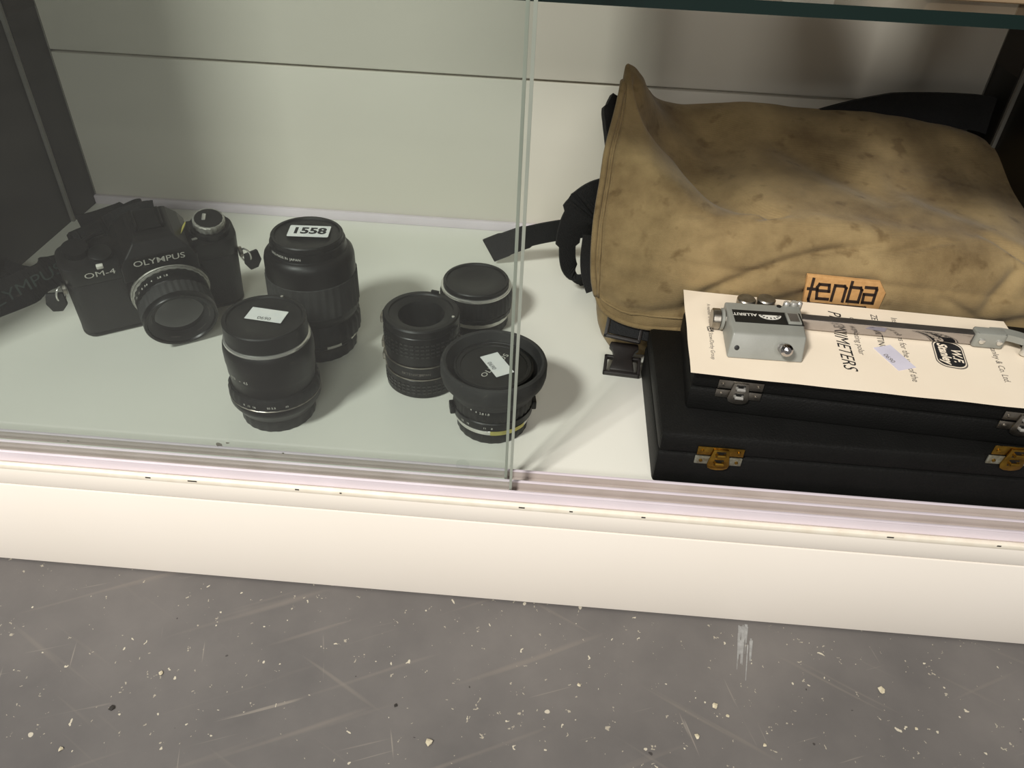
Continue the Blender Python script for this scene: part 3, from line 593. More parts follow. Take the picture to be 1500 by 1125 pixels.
# ------------------------------------------------------------------ planimeter cases
def latch(parent, x, y, z, wing, body, bright, s=1.0):
    """hinged hasp latch on a front face (face towards -y), centred on the lid line at z"""
    M = Matrix.Translation((x, y, z)) @ Matrix.Rotation(PI / 2, 4, 'X') @ Matrix.Scale(s, 4)          # x right, y up, z outwards
    lt = MB().box(-0.0145, 0.0145, 0.0006, 0.0072, 0, 0.0009, 0.0003, M=M).build('latch', wing[0], parent)
    MB().box(-0.0150, -0.0052, -0.0068, -0.0006, 0, 0.0012, 0.0003, M=M).build('lower_wing', wing[1], lt)
    MB().box(0.0052, 0.0145, -0.0068, -0.0006, 0, 0.0012, 0.0003, M=M).build('lower_wing', wing[2], lt)
    hp = [(-0.0048, 0.0065), (0.0048, 0.0065), (0.0070, -0.0060), (0.0062, -0.0088), (0.0035, -0.0102), (0, -0.0106), (-0.0035, -0.0102), (-0.0062, -0.0088), (-0.0070, -0.0060)]
    MB().prism(hp, 0.0012, 0.0024, 0.0004, M=M).build('hasp', body, lt)
    for yy in (0.0030, -0.0038):
        MB().box(-0.0029, 0.0029, yy - 0.0024, yy + 0.0024, 0.0024, 0.00255, M=M).build('hasp_slot', 'black_frame', lt)
        MB().tube([M @ Vector((-0.0024, yy, 0.0020)), M @ Vector((-0.0022, yy, 0.0042)), M @ Vector((0.0022, yy, 0.0042)), M @ Vector((0.0024, yy, 0.0020))], 0.0012 * s, 10).build('staple', bright, lt)
    for rx, ry in ((-0.0115, 0.0040), (0.0115, 0.0040), (-0.0112, -0.0038), (0.0112, -0.0038)):
        MB().lathe([(0.0012, 0.0008), (0.0011, 0.0017), (0, 0.0020)], 12, M=M @ Matrix.Translation((rx, ry, 0))).build('rivet', wing[0], lt)
    return lt
CX0, CX1, CY0, CY1 = 0.0785, 0.350, 0.0305, 0.1480
big = thing('instrument_case', 'large black leathercloth instrument case with brass latches, lying flat on the deck', 'case', ((CX0 + CX1) / 2, (CY0 + CY1) / 2, SH + 0.0002))
hx, hy = (CX1 - CX0) / 2, (CY1 - CY0) / 2
MB().box(-hx, hx, -hy, hy, 0, 0.0268, 0.0025).build('base', 'case_leather', big)
MB().box(-hx + 0.0004, hx - 0.0004, -hy + 0.0004, hy - 0.0004, 0.0270, 0.0428, 0.0030).build('lid', 'case_leather', big)
for px in (1053, 1484):
    q = at(px, 670, Y=CY0)
    latch(big, q.x - big.location.x, -hy - 0.0001, q.z - big.location.z + 0.0015, ('brass', 'tarnish', 'tarnish'), 'brass', 'brass', 1.0)
# upper case, turned a little
p0 = at(1003, 598, Z=SH + 0.0432); p1 = at(1500, 655, Z=SH + 0.0432); ang = math.atan2(p1.y - p0.y, p1.x - p0.x)
UL, UD, UH = 0.236, 0.090, 0.0330
up = thing('instrument_case', 'smaller black instrument case with steel latches, lying on the larger case', 'case', (p0.x, p0.y, SH + 0.0432), (0, 0, ang))
MB().box(0, UL, 0, UD, 0, 0.0178, 0.0022).build('base', 'case_leather', up)
MB().box(0.0003, UL - 0.0003, 0.0003, UD - 0.0003, 0.0180, UH, 0.0024).build('lid', 'case_leather', up)
latch(up, 0.0305, -0.0001, 0.0198, ('dull_chrome',) * 3, 'dull_chrome', 'chrome', 0.95)
latch(up, 0.2010, -0.0001, 0.0198, ('dull_chrome',) * 3, 'dull_chrome', 'chrome', 0.95)

# ------------------------------------------------------------------ instruction booklet
ZB = SH + 0.0432 + UH + 0.0002
bTL, bBL, bTR = at(1008, 425, Z=ZB + 0.0015), at(1012, 545, Z=ZB + 0.0015), at(1478, 471, Z=ZB + 0.0015)
ex = (bTR - bTL); BW = ex.length; ex.normalize(); ey = Vector((-ex.y, ex.x, 0)); BD = (bTL - bBL).length
bang = math.atan2(ex.y, ex.x)
bk = thing('booklet', 'cream planimeter instruction booklet lying on the upper case under a measuring arm', 'booklet', tuple(bBL.xy) + (ZB,), (0, 0, bang))
def sheet(z0, th, inset, name):
    mb = MB(); nx, ny = 40, 16; vs = []; fs = []
    for j in range(ny + 1):
        for i in range(nx + 1):
            x = inset + (BW - 2 * inset) * i / nx; y = inset + (BD - 2 * inset) * j / ny
            lift = 0.0016 * max(0, 1 - (i / 4)) ** 2 + 0.0006 * max(0, 1 - j / 3) ** 2 * (0.6 + 0.4 * math.sin(i * 0.5))
            vs.append((x + 0.00015 * math.sin(j * 0.9) * (i == 0), y + 0.0002 * math.sin(i * 0.7) * (j == 0), z0 + th + lift * 0.25))
    N = len(vs); vs += [(x, y, z - th) for x, y, z in vs]; W1 = nx + 1
    for j in range(ny):
        for i in range(nx):
            a = j * W1 + i; fs.append((a, a + 1, a + 1 + W1, a + W1)); fs.append((a + N, a + W1 + N, a + 1 + W1 + N, a + 1 + N))
    for i in range(nx): fs.append((i, i + N, i + 1 + N, i + 1)); a = ny * W1 + i; fs.append((a, a + 1, a + 1 + N, a + N))
    for j in range(ny): a = j * W1; fs.append((a, a + W1, a + W1 + N, a + N)); a = j * W1 + nx; fs.append((a, a + N, a + W1 + N, a + W1))
    mb.add(vs, fs, 0, True); return mb.build(name, 'paper', bk)
sheet(0.0, 0.0006, 0.0012, 'page'); cover = sheet(0.0007, 0.0004, 0.0, 'cover')
TZ = 0.00116
binv = (Matrix.Translation(bk.location) @ Matrix.Rotation(bang, 4, 'Z')).inverted()
def bl(px, py): return binv @ at(px, py, Z=ZB + TZ)
def btext(s, a, b, size, mt, name='print', **k):
    """a line of print whose reading direction runs from pixel a to pixel b (its centre half way)"""
    A, B = bl(*a), bl(*b); c = (A + B) / 2; c.z = TZ; d = B - A; d.z = 0
    return flat_text(s, size, name, mt, cover, frame(c, d, (-d.y, d.x, 0)), h=0.0001, **k)
btext('PLANIMETERS', (1219, 452), (1247, 546), 0.0120, 'ink', 'title', shear=0.28, xs=0.92)
btext('compensating polar', (1246, 458), (1265, 528), 0.0056, 'ink_grey')
btext('ZERO-SETTING', (1279, 462), (1293, 511), 0.0062, 'ink')
btext('Instructions for the use of the', (1309, 467), (1341, 558), 0.0060, 'ink_grey')
btext('W. F. Stanley & Co. Ltd.', (1444, 488), (1477, 562), 0.0056, 'ink_grey')
btext('A member of the', (1037, 442), (1041, 477), 0.0034, 'ink_grey')
btext('Stow/Derby Group', (1041, 489), (1045, 525), 0.0038, 'ink_grey')
# logo shields
def shield(px, s, big=True):
    c = bl(*px); d = bl(px[0] + 3, px[1] + 10) - bl(*px); d.z = 0; c.z = TZ; M = frame(c, d, (-d.y, d.x, 0)) @ Matrix.Scale(s, 4)
    def lens_shape(k): return [(k * x, k * y) for x, y in roundrect(-1.0, 1.0, -0.62, 0.62, 0.45, 6)]
    MB().prism(lens_shape(1.0), 0.0, 0.00004 / s, M=M).build('logo', 'ink_grey', cover)
    MB().prism(lens_shape(0.93), 0.0, 0.00008 / s, M=M).build('logo', 'paper', cover)
    MB().prism(lens_shape(0.87), 0.0, 0.00012 / s, M=M).build('logo', 'ink', cover)
    flat_text('W.F.', 0.52, 'logo_lettering', 'paper', cover, M @ Matrix.Translation((0.05, 0.27, 0)), h=0.00016 / s, bold=0.012, shear=0.2)
    flat_text('Stanley', 0.52, 'logo_lettering', 'paper', cover, M @ Matrix.Translation((0, -0.2, 0)) @ Matrix.Rotation(0.06, 4, 'Z'), h=0.00016 / s, bold=0.02, shear=0.2)
shield((1391, 519), 0.0155); shield((1040.5, 482), 0.0034)
c = bl(1310, 524); d = bl(1319, 533) - bl(1301, 517); d.z = 0; c.z = TZ
Ms = frame(c, d, (-d.y, d.x, 0))
bs = MB().prism([(-0.0125, -0.0066), (0.0125, -0.0066), (0.0125, 0.0066), (-0.0125, 0.0066)], 0, 0.00022, M=Ms).build('price_sticker', 'sticker_blue', bk)
flat_text('0690', 0.0046, 'digits', 'ink_grey', bs, Ms @ Matrix.Translation((0, -0.004, 0.00022)))

# ------------------------------------------------------------------ planimeter
PZ = ZB + 0.0016
pl = thing('planimeter', 'grey metal planimeter carriage with long polished steel arm on the booklet', 'planimeter', (0.140, 0.088, PZ))
pinv = Matrix.Translation((-0.140, -0.088, -PZ))
H = 0.0143
q = lambda px, py, z: (at(px, py, Z=PZ + z) - Vector((0.140, 0.088, PZ)))
B = [q(1064, 524, 0), q(1175, 532, 0)]; Tf = [q(1074.5, 487, H), q(1182, 494.5, H)]; Tb = [q(1061.5, 441.7, H), q(1172.5, 448.6, H)]
Bb = [Vector((Tb[0].x, Tb[0].y, 0)), Vector((Tb[1].x, Tb[1].y, 0))]
bm = bmesh.new(); vs = [bm.verts.new(v) for v in (B[0], B[1], Bb[1], Bb[0], Tf[0], Tf[1], Tb[1], Tb[0])]
for fc in ((3, 2, 1, 0), (4, 5, 6, 7), (0, 1, 5, 4), (1, 2, 6, 5), (2, 3, 7, 6), (3, 0, 4, 7)): bm.faces.new([vs[i] for i in fc])
bmesh.ops.recalc_face_normals(bm, faces=bm.faces[:]); bmesh.ops.bevel(bm, geom=bm.edges[:], offset=0.0012, segments=3, profile=0.5, affect='EDGES')
MB().bm(bm, 0, True).build('carriage', 'grey_enamel', pl)
# black scale plate on the top face
K = [q(1072, 453.5, H), q(1171, 460, H), q(1178.5, 480, H), q(1074, 471, H)]
o_ = K[0]; kx = (K[1] - K[0]); ky = (K[0] - K[3])
MP = frame(K[0], kx, ky); kw = kx.length; kh = ky.length
sp = MB().prism([(0, 0), (kw, 0), (kw, -kh), (0, -kh)], 0, 0.0003, M=MP).build('scale_plate', 'black_satin', pl)
flat_text('ALLBRIT', 0.0042, 'maker_name', 'white_print', sp, MP @ Matrix.Translation((0.0075, -0.0050, 0.0003)) @ Matrix.Rotation(PI, 4, 'Z'), xs=1.0, bold=0.0001)
half = [(0.0072 * math.cos(a), 0.0050 * math.sin(a)) for a in [PI + PI * k / 20 for k in range(21)]]
MB().prism(half, 0.0003, 0.0005, M=MP @ Matrix.Translation((0.0235, -0.0046, 0))).build('dial_window', 'white_print', sp)
for k in range(7):
    a = PI + PI * (k + 0.5) / 7
    MB().box(-0.0004, 0.0004, -0.0008, 0.0008, 0.0005, 0.0006, M=MP @ Matrix.Translation((0.0235 + 0.0055 * math.cos(a), -0.0046 + 0.0036 * math.sin(a), 0)) @ Matrix.Rotation(a - PI / 2, 4, 'Z')).build('tick', 'ink', sp)
MB().box(0.0335, 0.0420, -kh + 0.0006, -0.0012, 0, 0.0016, 0.0004, M=MP).build('clear_window', 'grey_enamel', pl)
MB().box(0.0348, 0.0408, -kh + 0.0022, -0.0030, 0.0016, 0.0018, M=MP).build('window_pane', 'polished_steel', pl)
# wheels and screws along the back edge, stub bearing, clamp knob
for px in (1094, 1123):
    c = q(px, 440, H - 0.0015)
    MB().lathe([(0, -0.0055), (0.0055, -0.0055), (0.0062, -0.0045), (0.0062, 0.0002), (0.0055, 0.001), (0, 0.001)], 40, M=Matrix.Translation(c + Vector((0, 0.001, 0)))).build('thumb_wheel', 'dull_chrome', pl)
for px, r in ((1152, 0.0022), (1163, 0.0028), (1171, 0.002)):
    c = q(px, 446, H)
    MB().lathe([(0, -0.003), (r, -0.003), (r, 0.0012), (r * 0.7, 0.002), (0, 0.002)], 20, M=Matrix.Translation(c)).build('screw', 'chrome', pl)
for px, py in ((1141, 449),): MB().lathe([(0, 0), (0.0016, 0), (0.0016, 0.0004), (0, 0.0004)], 16, M=Matrix.Translation(q(px, py, H))).build('screw', 'black_frame', pl)
c0 = q(1042, 466, 0.0070); c1 = q(1066, 467, 0.0070); c1.y = c0.y
RX = Matrix.Rotation(PI / 2, 4, 'Y')
MB().lathe([(0, 0), (0.0062, 0), (0.0068, 0.0006), (0.0068, 0.0050), (0.0058, 0.0056), (0.0058, 0.0105), (0, 0.0105)], 40, M=Matrix.Translation(c0) @ RX, knurl=0.0002).build('bearing_stub', 'dull_chrome', pl)
MB().lathe([(0.0060, 0.0056), (0.0072, 0.0060), (0.0072, 0.0075), (0.0060, 0.0080)], 40, M=Matrix.Translation(c0) @ RX).build('stub_collar', 'grey_enamel', pl)
fn = (B[1] - B[0]).cross(Tf[0] - B[0]).normalized()
if fn.y > 0: fn = -fn
kc = B[0].lerp(B[1], 0.70).lerp(Tf[0].lerp(Tf[1], 0.70), 0.52)
KM = Matrix.Translation(kc) @ fn.to_track_quat('Z', 'Y').to_matrix().to_4x4()
MB().lathe([(0, -0.001), (0.0028, -0.001), (0.0030, 0.001), (0.0026, 0.0025), (0.0018, 0.0032), (0.0020, 0.0042), (0.0034, 0.0055), (0.0042, 0.0078), (0.0038, 0.0100), (0.0022, 0.0115), (0, 0.0118)], 32, M=KM).build('clamp_knob', 'polished_steel', pl)
hc = B[0].lerp(B[1], 0.10).lerp(Tf[0].lerp(Tf[1], 0.10), 0.42)
MB().lathe([(0.0016, 0.0001), (0.0013, 0.0002), (0, 0.0002)], 20, M=Matrix.Translation(hc) @ fn.to_track_quat('Z', 'Y').to_matrix().to_4x4()).build('screw_hole', 'black_frame', pl)
# arm
a0 = q(1178, 482, 0.0012); a1 = q(1424, 504.5, 0.0012); d = (a1 - a0); d.z = 0; Lm = d.length; AM = frame((a0.x, a0.y, 0), d, (-d.y, d.x, 0))
MB().box(-0.004, Lm + 0.004, 0.0, 0.0060, 0.0012, 0.0088, 0.0002, M=AM).build('tracer_arm', 'polished_steel', pl)
MB().box(-0.004, Lm, 0.0004, 0.0058, 0.0088, 0.0091, M=AM).build('arm_top_strip', 'arm_dark', pl)  # flat dark grey strip along the top face of the arm
# elbow bracket: straight sleeve then a bend
sl = MB().prism(roundrect(Lm - 0.001, Lm + 0.0185, -0.0018, 0.0068, 0.0018), 0.0006, 0.0112, 0.0008, M=AM).build('arm_sleeve', 'grey_enamel', pl)
ep = [(Lm + 0.010, 0.0038, 0.0085), (Lm + 0.018, 0.0036, 0.0088), (Lm + 0.026, 0.0015, 0.0086), (Lm + 0.034, -0.0022, 0.0082), (Lm + 0.043, -0.0070, 0.0078), (Lm + 0.052, -0.0110, 0.0076)]
ep = smooth_path([AM @ Vector(p) for p in ep])
MB().ribbon(ep, [AM.to_3x3() @ Vector((0, 1, 0))] * len(ep), 0.0080, 0.0045).build('elbow', 'grey_enamel', pl)
for xx in (0.0035, 0.0145):
    MB().lathe([(0.0019, 0), (0.0019, 0.0011), (0.0012, 0.0014), (0, 0.0014)], 20, M=AM @ Matrix.Translation((Lm + xx, -0.0018, 0.0058)) @ Matrix.Rotation(PI / 2, 4, 'X')).build('screw', 'chrome', pl)
for xx, yy, r in ((0.030, -0.0058, 0.0026), (0.0385, -0.0100, 0.0026)):
    MB().lathe([(0, 0), (r, 0), (r, 0.005), (r * 0.75, 0.0062), (0, 0.0062)], 20, M=AM @ Matrix.Translation((Lm + xx, yy, 0.001))).build('tracer_foot', 'chrome', pl)
MB().lathe([(0, 0), (0.0030, 0), (0.0028, 0.0045), (0.0052, 0.0062), (0.0068, 0.0085), (0.0068, 0.0125), (0.0055, 0.0150), (0, 0.0158)], 32, M=AM @ Matrix.Translation((Lm + 0.0375, -0.0005, 0.0098))).build('tracer_knob', 'black_satin', pl)
MB().lathe([(0.0050, 0.0058), (0.0070, 0.0080), (0.0069, 0.0095)], 32, M=AM @ Matrix.Translation((Lm + 0.0375, -0.0005, 0.0098))).build('knob_collar', 'chrome', pl)

# ------------------------------------------------------------------ canvas bag
bag = thing('camera_bag', 'tan canvas shoulder bag with black webbing straps and leather maker patch', 'bag', (0.20, 0.26, SH))
binv2 = Matrix.Translation((-0.20, -0.26, -SH))
cols = [
 [(874, 432, .163), (869, 392, .163), (873, 330, .170), (882, 268, .184), (890, 218, .202), (903, 168, .226), (914, 120, .250)],
 [(888, 458, .159), (896, 400, .157), (900, 334, .165), (909, 272, .180), (917, 222, .197), (927, 170, .226), (922, 104, .254)],
 [(930, 477, .156), (940, 410, .152), (944, 340, .160), (950, 278, .175), (954, 240, .190), (953, 190, .228), (942, 122, .268)],
 [(992, 483, .155), (994, 414, .149), (995, 345, .157), (998, 295, .171), (1000, 262, .196), (990, 205, .276), (966, 150, .322)],
 [(1060, 480, .155), (1055, 420, .147), (1052, 358, .153), (1052, 318, .167), (1052, 292, .198), (1040, 226, .284), (1018, 157, .338)],
 [(1130, 484, .155), (1128, 426, .146), (1124, 366, .151), (1122, 322, .166), (1120, 296, .193), (1112, 226, .272), (1100, 155, .336)],
 [(1205, 488, .155), (1202, 432, .146), (1198, 374, .151), (1196, 330, .166), (1195, 301, .195), (1188, 232, .272), (1180, 163, .338)],
 [(1285, 495, .155), (1282, 440, .146), (1277, 382, .151), (1275, 338, .166), (1274, 308, .196), (1266, 240, .272), (1256, 168, .338)],
 [(1365, 503, .155), (1361, 448, .146), (1355, 391, .151), (1352, 347, .167), (1350, 317, .197), (1342, 250, .272), (1330, 176, .338)],
 [(1445, 511, .155), (1440, 457, .147), (1434, 401, .152), (1430, 357, .168), (1428, 329, .199), (1420, 264, .273), (1398, 190, .336)],
 [(1520, 519, .156), (1515, 466, .149), (1508, 412, .155), (1503, 370, .171), (1500, 344, .202), (1488, 284, .270), (1462, 218, .328)],
 [(1560, 524, .158), (1556, 474, .153), (1548, 424, .160), (1542, 386, .177), (1536, 362, .208), (1524, 310, .262), (1500, 262, .312)],
]
G = [[at(x, y, Y=Y) for x, y, Y in c] for c in cols]
# go on over the back and down behind
for c in G:
    top = c[-1]; c.append(Vector((top.x, min(top.y + 0.016, 0.358), top.z - 0.012))); c.append(Vector((top.x, min(top.y + 0.022, 0.3605), SH + 0.07)))
nu, nv = 10, 10
rows = [smooth_path(c, nv) for c in G]                       # along the profile
R = list(zip(*rows)); grid = [smooth_path(list(r), nu) for r in R]   # then across
NV, NU = len(grid), len(grid[0])
def crease(u, v, u0, v0, u1, v1, wd, dep):
    du, dv = u1 - u0, v1 - v0; t = max(0, min(1, ((u - u0) * du + (v - v0) * dv) / (du * du + dv * dv)))
    dd = math.hypot(u - u0 - t * du, v - v0 - t * dv); return -1.7 * dep * math.exp(-(dd / wd) ** 2) * (0.35 + 0.65 * math.sin(PI * (0.15 + 0.7 * t)))
CR_ = [  # folds in (column, row) units: u0 v0 u1 v1 width depth
 (3.2, 0.5, 6.4, 2.3, 0.10, .0032), (4.6, 0.5, 7.0, 1.5, 0.12, .0022), (6.0, 2.0, 7.2, 2.6, 0.13, .0022), (9.0, 0.9, 9.8, 2.3, 0.10, .0030), (8.0, 0.2, 10.6, 1.1, 0.13, .0030),
 (9.2, 3.6, 10.4, 2.4, 0.12, .0030), (0.2, 1.35, 11, 1.45, 0.045, .0012), (1.6, 5.6, 3.8, 4.3, 0.28, .0060), (3.4, 4.5, 5.2, 3.6, 0.25, .0040), (4.9, 3.1, 5.3, 3.6, 0.10, .0028),
 (5.4, 5.2, 7.4, 4.4, 0.22, .0035), (7.6, 4.7, 9.2, 4.2, 0.2, .0030), (2.0, 0.3, 3.4, 0.5, 0.12, .0018), (0.9, 1.0, 2.2, 0.9, 0.15, .0012), (8.3, 1.2, 9.4, 0.3, 0.10, .0022),
 (0.45, 0.7, 0.45, 5.7, 0.07, .0014), (0.6, 0.38, 11, 0.36, 0.06, .0011), (2.3, 2.2, 3.6, 2.9, 0.12, .0016), (5.2, 0.3, 6.0, 1.2, 0.10, .0020), (7.2, 2.2, 8.4, 2.9, 0.12, .0022), (9.9, 1.6, 10.8, 2.4, 0.10, .0022), (3.6, 1.9, 4.6, 2.6, 0.10, .0014)]
vs = []; uv = []
for j in range(NV):
    for i in range(NU):
        p = grid[j][i]; u, v = i / nu, j / nv
        a = grid[j][min(i + 1, NU - 1)] - grid[j][max(i - 1, 0)]; b = grid[min(j + 1, NV - 1)][i] - grid[max(j - 1, 0)][i]
        n_ = a.cross(b).normalized()
        h = sum(crease(u, v, *c) for c in CR_) if v < 6 else 0
        h += 0.0016 * noise.noise(Vector((u * 0.9, v * 1.1, 3.3))) + 0.0008 * noise.noise(Vector((u * 2.3, v * 2.2, 9.1)))
        h *= min(1, v / 0.3 + 0.3)
        vs.append(p + n_ * h); uv.append((u, v))
fs = [(j * NU + i, j * NU + i + 1, (j + 1) * NU + i + 1, (j + 1) * NU + i) for j in range(NV - 1) for i in range(NU - 1)]
P = lambda i, j: vs[j * NU + i]
fl = MB().add(vs, fs, 0, True, binv2).build('flap', 'canvas', bag, sharp=3.0)
sd = fl.modifiers.new('thickness', 'SOLIDIFY'); sd.thickness = 0.0025; sd.offset = -1
ss = fl.modifiers.new('smooth', 'SUBSURF'); ss.levels = 1; ss.render_levels = 1
# piping along the left edge and the hem
edge = [P(0, j) for j in range(0, 6 * nv + 1, 2)]
MB().tube([binv2 @ p for p in edge], 0.0024, 10).build('piping', 'canvas', bag, sharp=3.0)
hem = [P(0, 2)] + [P(i, 0) for i in range(0, NU, 3)]
MB().tube([binv2 @ p for p in smooth_path(hem, 3)], 0.0020, 10).build('piping', 'canvas', bag, sharp=3.0)
seam = [P(4, j) + Vector((0, -0.0004, 0.0002)) for j in range(2, 6 * nv - 4, 2)]
MB().tube([binv2 @ p for p in seam], 0.0010, 8).build('seam', 'canvas', bag, sharp=3.0)
seam2 = [P(i, 3) + Vector((0, -0.0003, 0)) for i in range(6, NU, 3)]
MB().tube([binv2 @ p for p in seam2], 0.0009, 8).build('seam', 'canvas', bag, sharp=3.0)
# body under the flap, bulging, standing on the deck
def bag_body():
    mb = MB(); vs2 = []; fs2 = []; nz = 10; prof = roundrect(0.0405, 0.352, 0.164, 0.352, 0.020, 6); n = len(prof); cx, cy = 0.203, 0.259
    for k in range(nz + 1):
        z = SH + 0.0006 + 0.098 * k / nz; s = 1 - 0.075 * max(0, 1 - k / 4.0) ** 2 - 0.03 * (k / nz) ** 2
        for x, y in prof:
            lean = 0.010 * (k / nz)
            vs2.append((cx + (x - cx) * s, cy + (y + lean - cy) * (s if y < cy else s * 0.96), z + 0.002 * noise.noise(Vector((x * 30, y * 30, z * 30))) * (k > 0)))
    for k in range(nz):
        for i in range(n): j = (i + 1) % n; fs2.append((k * n + i, k * n + j, (k + 1) * n + j, (k + 1) * n + i))
    fs2 += [tuple(range(n - 1, -1, -1)), tuple(range(nz * n, nz * n + n))]
    return mb.add(vs2, fs2, 0, True, binv2)
bag_body().build('body', 'canvas', bag, sharp=1.0)
# left end panel rising to the peak
ep_ = []; nn = 12
for j in range(0, 6 * nv + 1, 4):
    p = P(0, j); ep_.append([p + Vector((0.002, 0.002, -0.001)), Vector((p.x + 0.010, p.y + (0.345 - p.y) * 0.5, max(SH + 0.05, p.z - 0.006))), Vector((p.x + 0.012, 0.345, max(SH + 0.02, min(p.z - 0.02, SH + 0.13))))])
mb = MB(); vv = [p for r in ep_ for p in r]
mb.add(vv, [(r * 3 + c, r * 3 + c + 1, r * 3 + 3 + c + 1, r * 3 + 3 + c) for r in range(len(ep_) - 1) for c in range(2)], 0, True, binv2)
o = mb.build('end_panel', 'canvas', bag, sharp=3.0); sd = o.modifiers.new('thickness', 'SOLIDIFY'); sd.thickness = 0.002
# maker patch
pc = [at(1171, 402, Y=.148), at(1283, 412, Y=.148), at(1176, 446, Y=.148)]
def nearest(px, py):
    best = None
    for k in range(NU * NV):
        p = vs[k]; d = p - CAM; z = d.dot(CF); X = 750 + FPX * d.dot(CR) / z; Y = 562.5 - FPX * d.dot(CU) / z
        e = (X - px) ** 2 + (Y - py) ** 2
        if p.y < 0.21 and (best is None or e < best[0]): best = (e, p)
    return best[1]
A, Bp, Cp = nearest(1175, 398), nearest(1295, 410), nearest(1174, 466)
PX = Bp - A; PY = A - Cp; MPt = frame((A + Bp + Cp + (Bp + Cp - A)) / 4, PX, PY); pw, ph = PX.length, PY.length
MPt = MPt @ Matrix.Translation((0, 0, 0.0032))
SHR = Matrix.Identity(4); SHR[0][1] = -0.2
pt = MB().prism([(-pw / 2, -ph / 2), (pw / 2 - 0.004, -ph / 2), (pw / 2, ph / 2 - 0.008), (pw / 2 - 0.005, ph / 2), (-pw / 2, ph / 2)], -0.0030, 0.0006, 0.0004, M=binv2 @ MPt @ SHR).build('maker_patch', 'patch', bag)
def stroke(pts, wd, M):
    mb = MB()
    for (x0, y0), (x1, y1) in zip(pts, pts[1:]):
        dx, dy = x1 - x0, y1 - y0; l = math.hypot(dx, dy)
        mb.box(-wd / 2, l + wd / 2, -wd / 2, wd / 2, 0, 0.00025, M=M @ Matrix.Translation((x0, y0, 0)) @ Matrix.Rotation(math.atan2(dy, dx), 4, 'Z'))
    return mb
u = pw / 11.5; LM = binv2 @ MPt @ SHR @ Matrix.Rotation(0.02, 4, 'Z') @ Matrix.Translation((-pw / 2 + 0.45 * u, ph / 2 - 3.15 * 1.27 * u, 0.0006)) @ Matrix.Diagonal((u, 1.27 * u, u, 1))
LW = 0.40
def letter(*strokes, n='letter'):
    mb = MB()
    for s in strokes:
        t_ = stroke(s, LW, Matrix.Identity(4)); mb.add([(x, y, z / u) for x, y, z in t_.v], t_.f)
    mm = MB().add([LM @ Vector(p) for p in mb.v], mb.f); return mm.build(n, 'patch_ink', pt)
letter([(0.55, 2.9), (0.25, 0.0), (0.35, -0.45), (0.6, -0.62), (8.6, -0.62), (8.9, -0.9), (8.9, -1.5)], [(0.0, 1.5), (1.3, 1.5)])
letter([(3.0, 0.2), (1.4, 0.2), (1.25, 1.8), (1.5, 2.25), (2.9, 2.25), (3.0, 1.35), (1.35, 1.35)])
letter([(3.55, 0.1), (3.75, 2.25), (5.1, 2.25), (5.35, 2.0), (5.2, 0.1)])
letter([(6.05, 2.9), (5.85, 0.15), (7.45, 0.15), (7.6, 1.9), (7.4, 2.2), (6.0, 2.2)])
letter([(8.15, 2.35), (9.6, 2.35), (9.7, 2.1), (9.55, 0.15), (8.05, 0.15), (8.05, 1.35), (9.55, 1.35)])
for xa, xb in ((0.0, 1.2), (1.7, 3.2), (3.5, 3.9), (5.0, 8.4)): letter([(xa, -1.25), (xb, -1.25)])
# webbing
def web(px, dirs, width, name, n=8, mt='webbing', th=0.0022):
    pts = smooth_path([at(x, y, **k) for x, y, k in px], n); D = smooth_path(dirs, n)
    return MB().ribbon(pts, D, width, th, M=binv2).build(name, mt, bag)
web([(893, 285, dict(Y=.275)), (868, 292, dict(Y=.268)), (843, 318, dict(Y=.262)), (832, 352, dict(Y=.258)), (833, 388, dict(Y=.256)), (848, 405, dict(Y=.262)), (866, 404, dict(Y=.275)), (885, 385, dict(Y=.29))],
    [(0.25, 0.2, 1), (0.45, 0.3, 0.9), (0.8, 0.3, 0.5), (1, 0.5, 0.1), (0.9, 0.6, 0), (0.3, 0.6, -0.8), (0, 0.5, -1), (0, 0.5, -1)], [0.030] * 16 + [0.022] * 10 + [0.015] * 18 + [0.018] * 13, 'webbing_loop')
web([(716, 367, dict(Y=.300)), (742, 357, dict(Y=.298)), (775, 346, dict(Y=.297)), (815, 338, dict(Y=.298)), (850, 334, dict(Y=.300)), (890, 330, dict(Y=.305))],
    [(0.15, 0, 1)] * 6, [0.0235] * 8 + [0.022] * 8 + [0.0195] * 25, 'webbing_tail')
web([(868, 345, dict(Y=.245)), (864, 380, dict(Y=.240)), (866, 405, dict(Y=.235)), (872, 425, dict(Y=.230))], [(1, 0.2, 0)] * 4, 0.016, 'side_strap')
web([(902, 142, dict(Y=.275)), (894, 160, dict(Y=.268)), (895, 178, dict(Y=.262)), (897, 196, dict(Y=.258)), (899, 215, dict(Y=.252))], [(1, 0.5, 0.1)] * 5, [0.008] * 8 + [0.012] * 25, 'strap_stub', th=0.006)
web([(1180, 172, dict(Y=.346)), (1245, 164, dict(Y=.348)), (1320, 161, dict(Y=.348)), (1390, 162, dict(Y=.347)), (1445, 168, dict(Y=.345)), (1482, 190, dict(Y=.335)), (1510, 235, dict(Y=.315)), (1530, 290, dict(Y=.29))],
    [(0, 0, 1), (0, 0.05, 1), (0, 0.1, 1), (0, 0.1, 1), (0.25, 0.1, 1), (0.6, 0.1, 0.7), (0.9, 0.1, 0.3), (1, 0.1, 0.1)], [0.006 + 0.022 * min(1, k / 14) for k in range(57)], 'shoulder_strap', th=0.004)
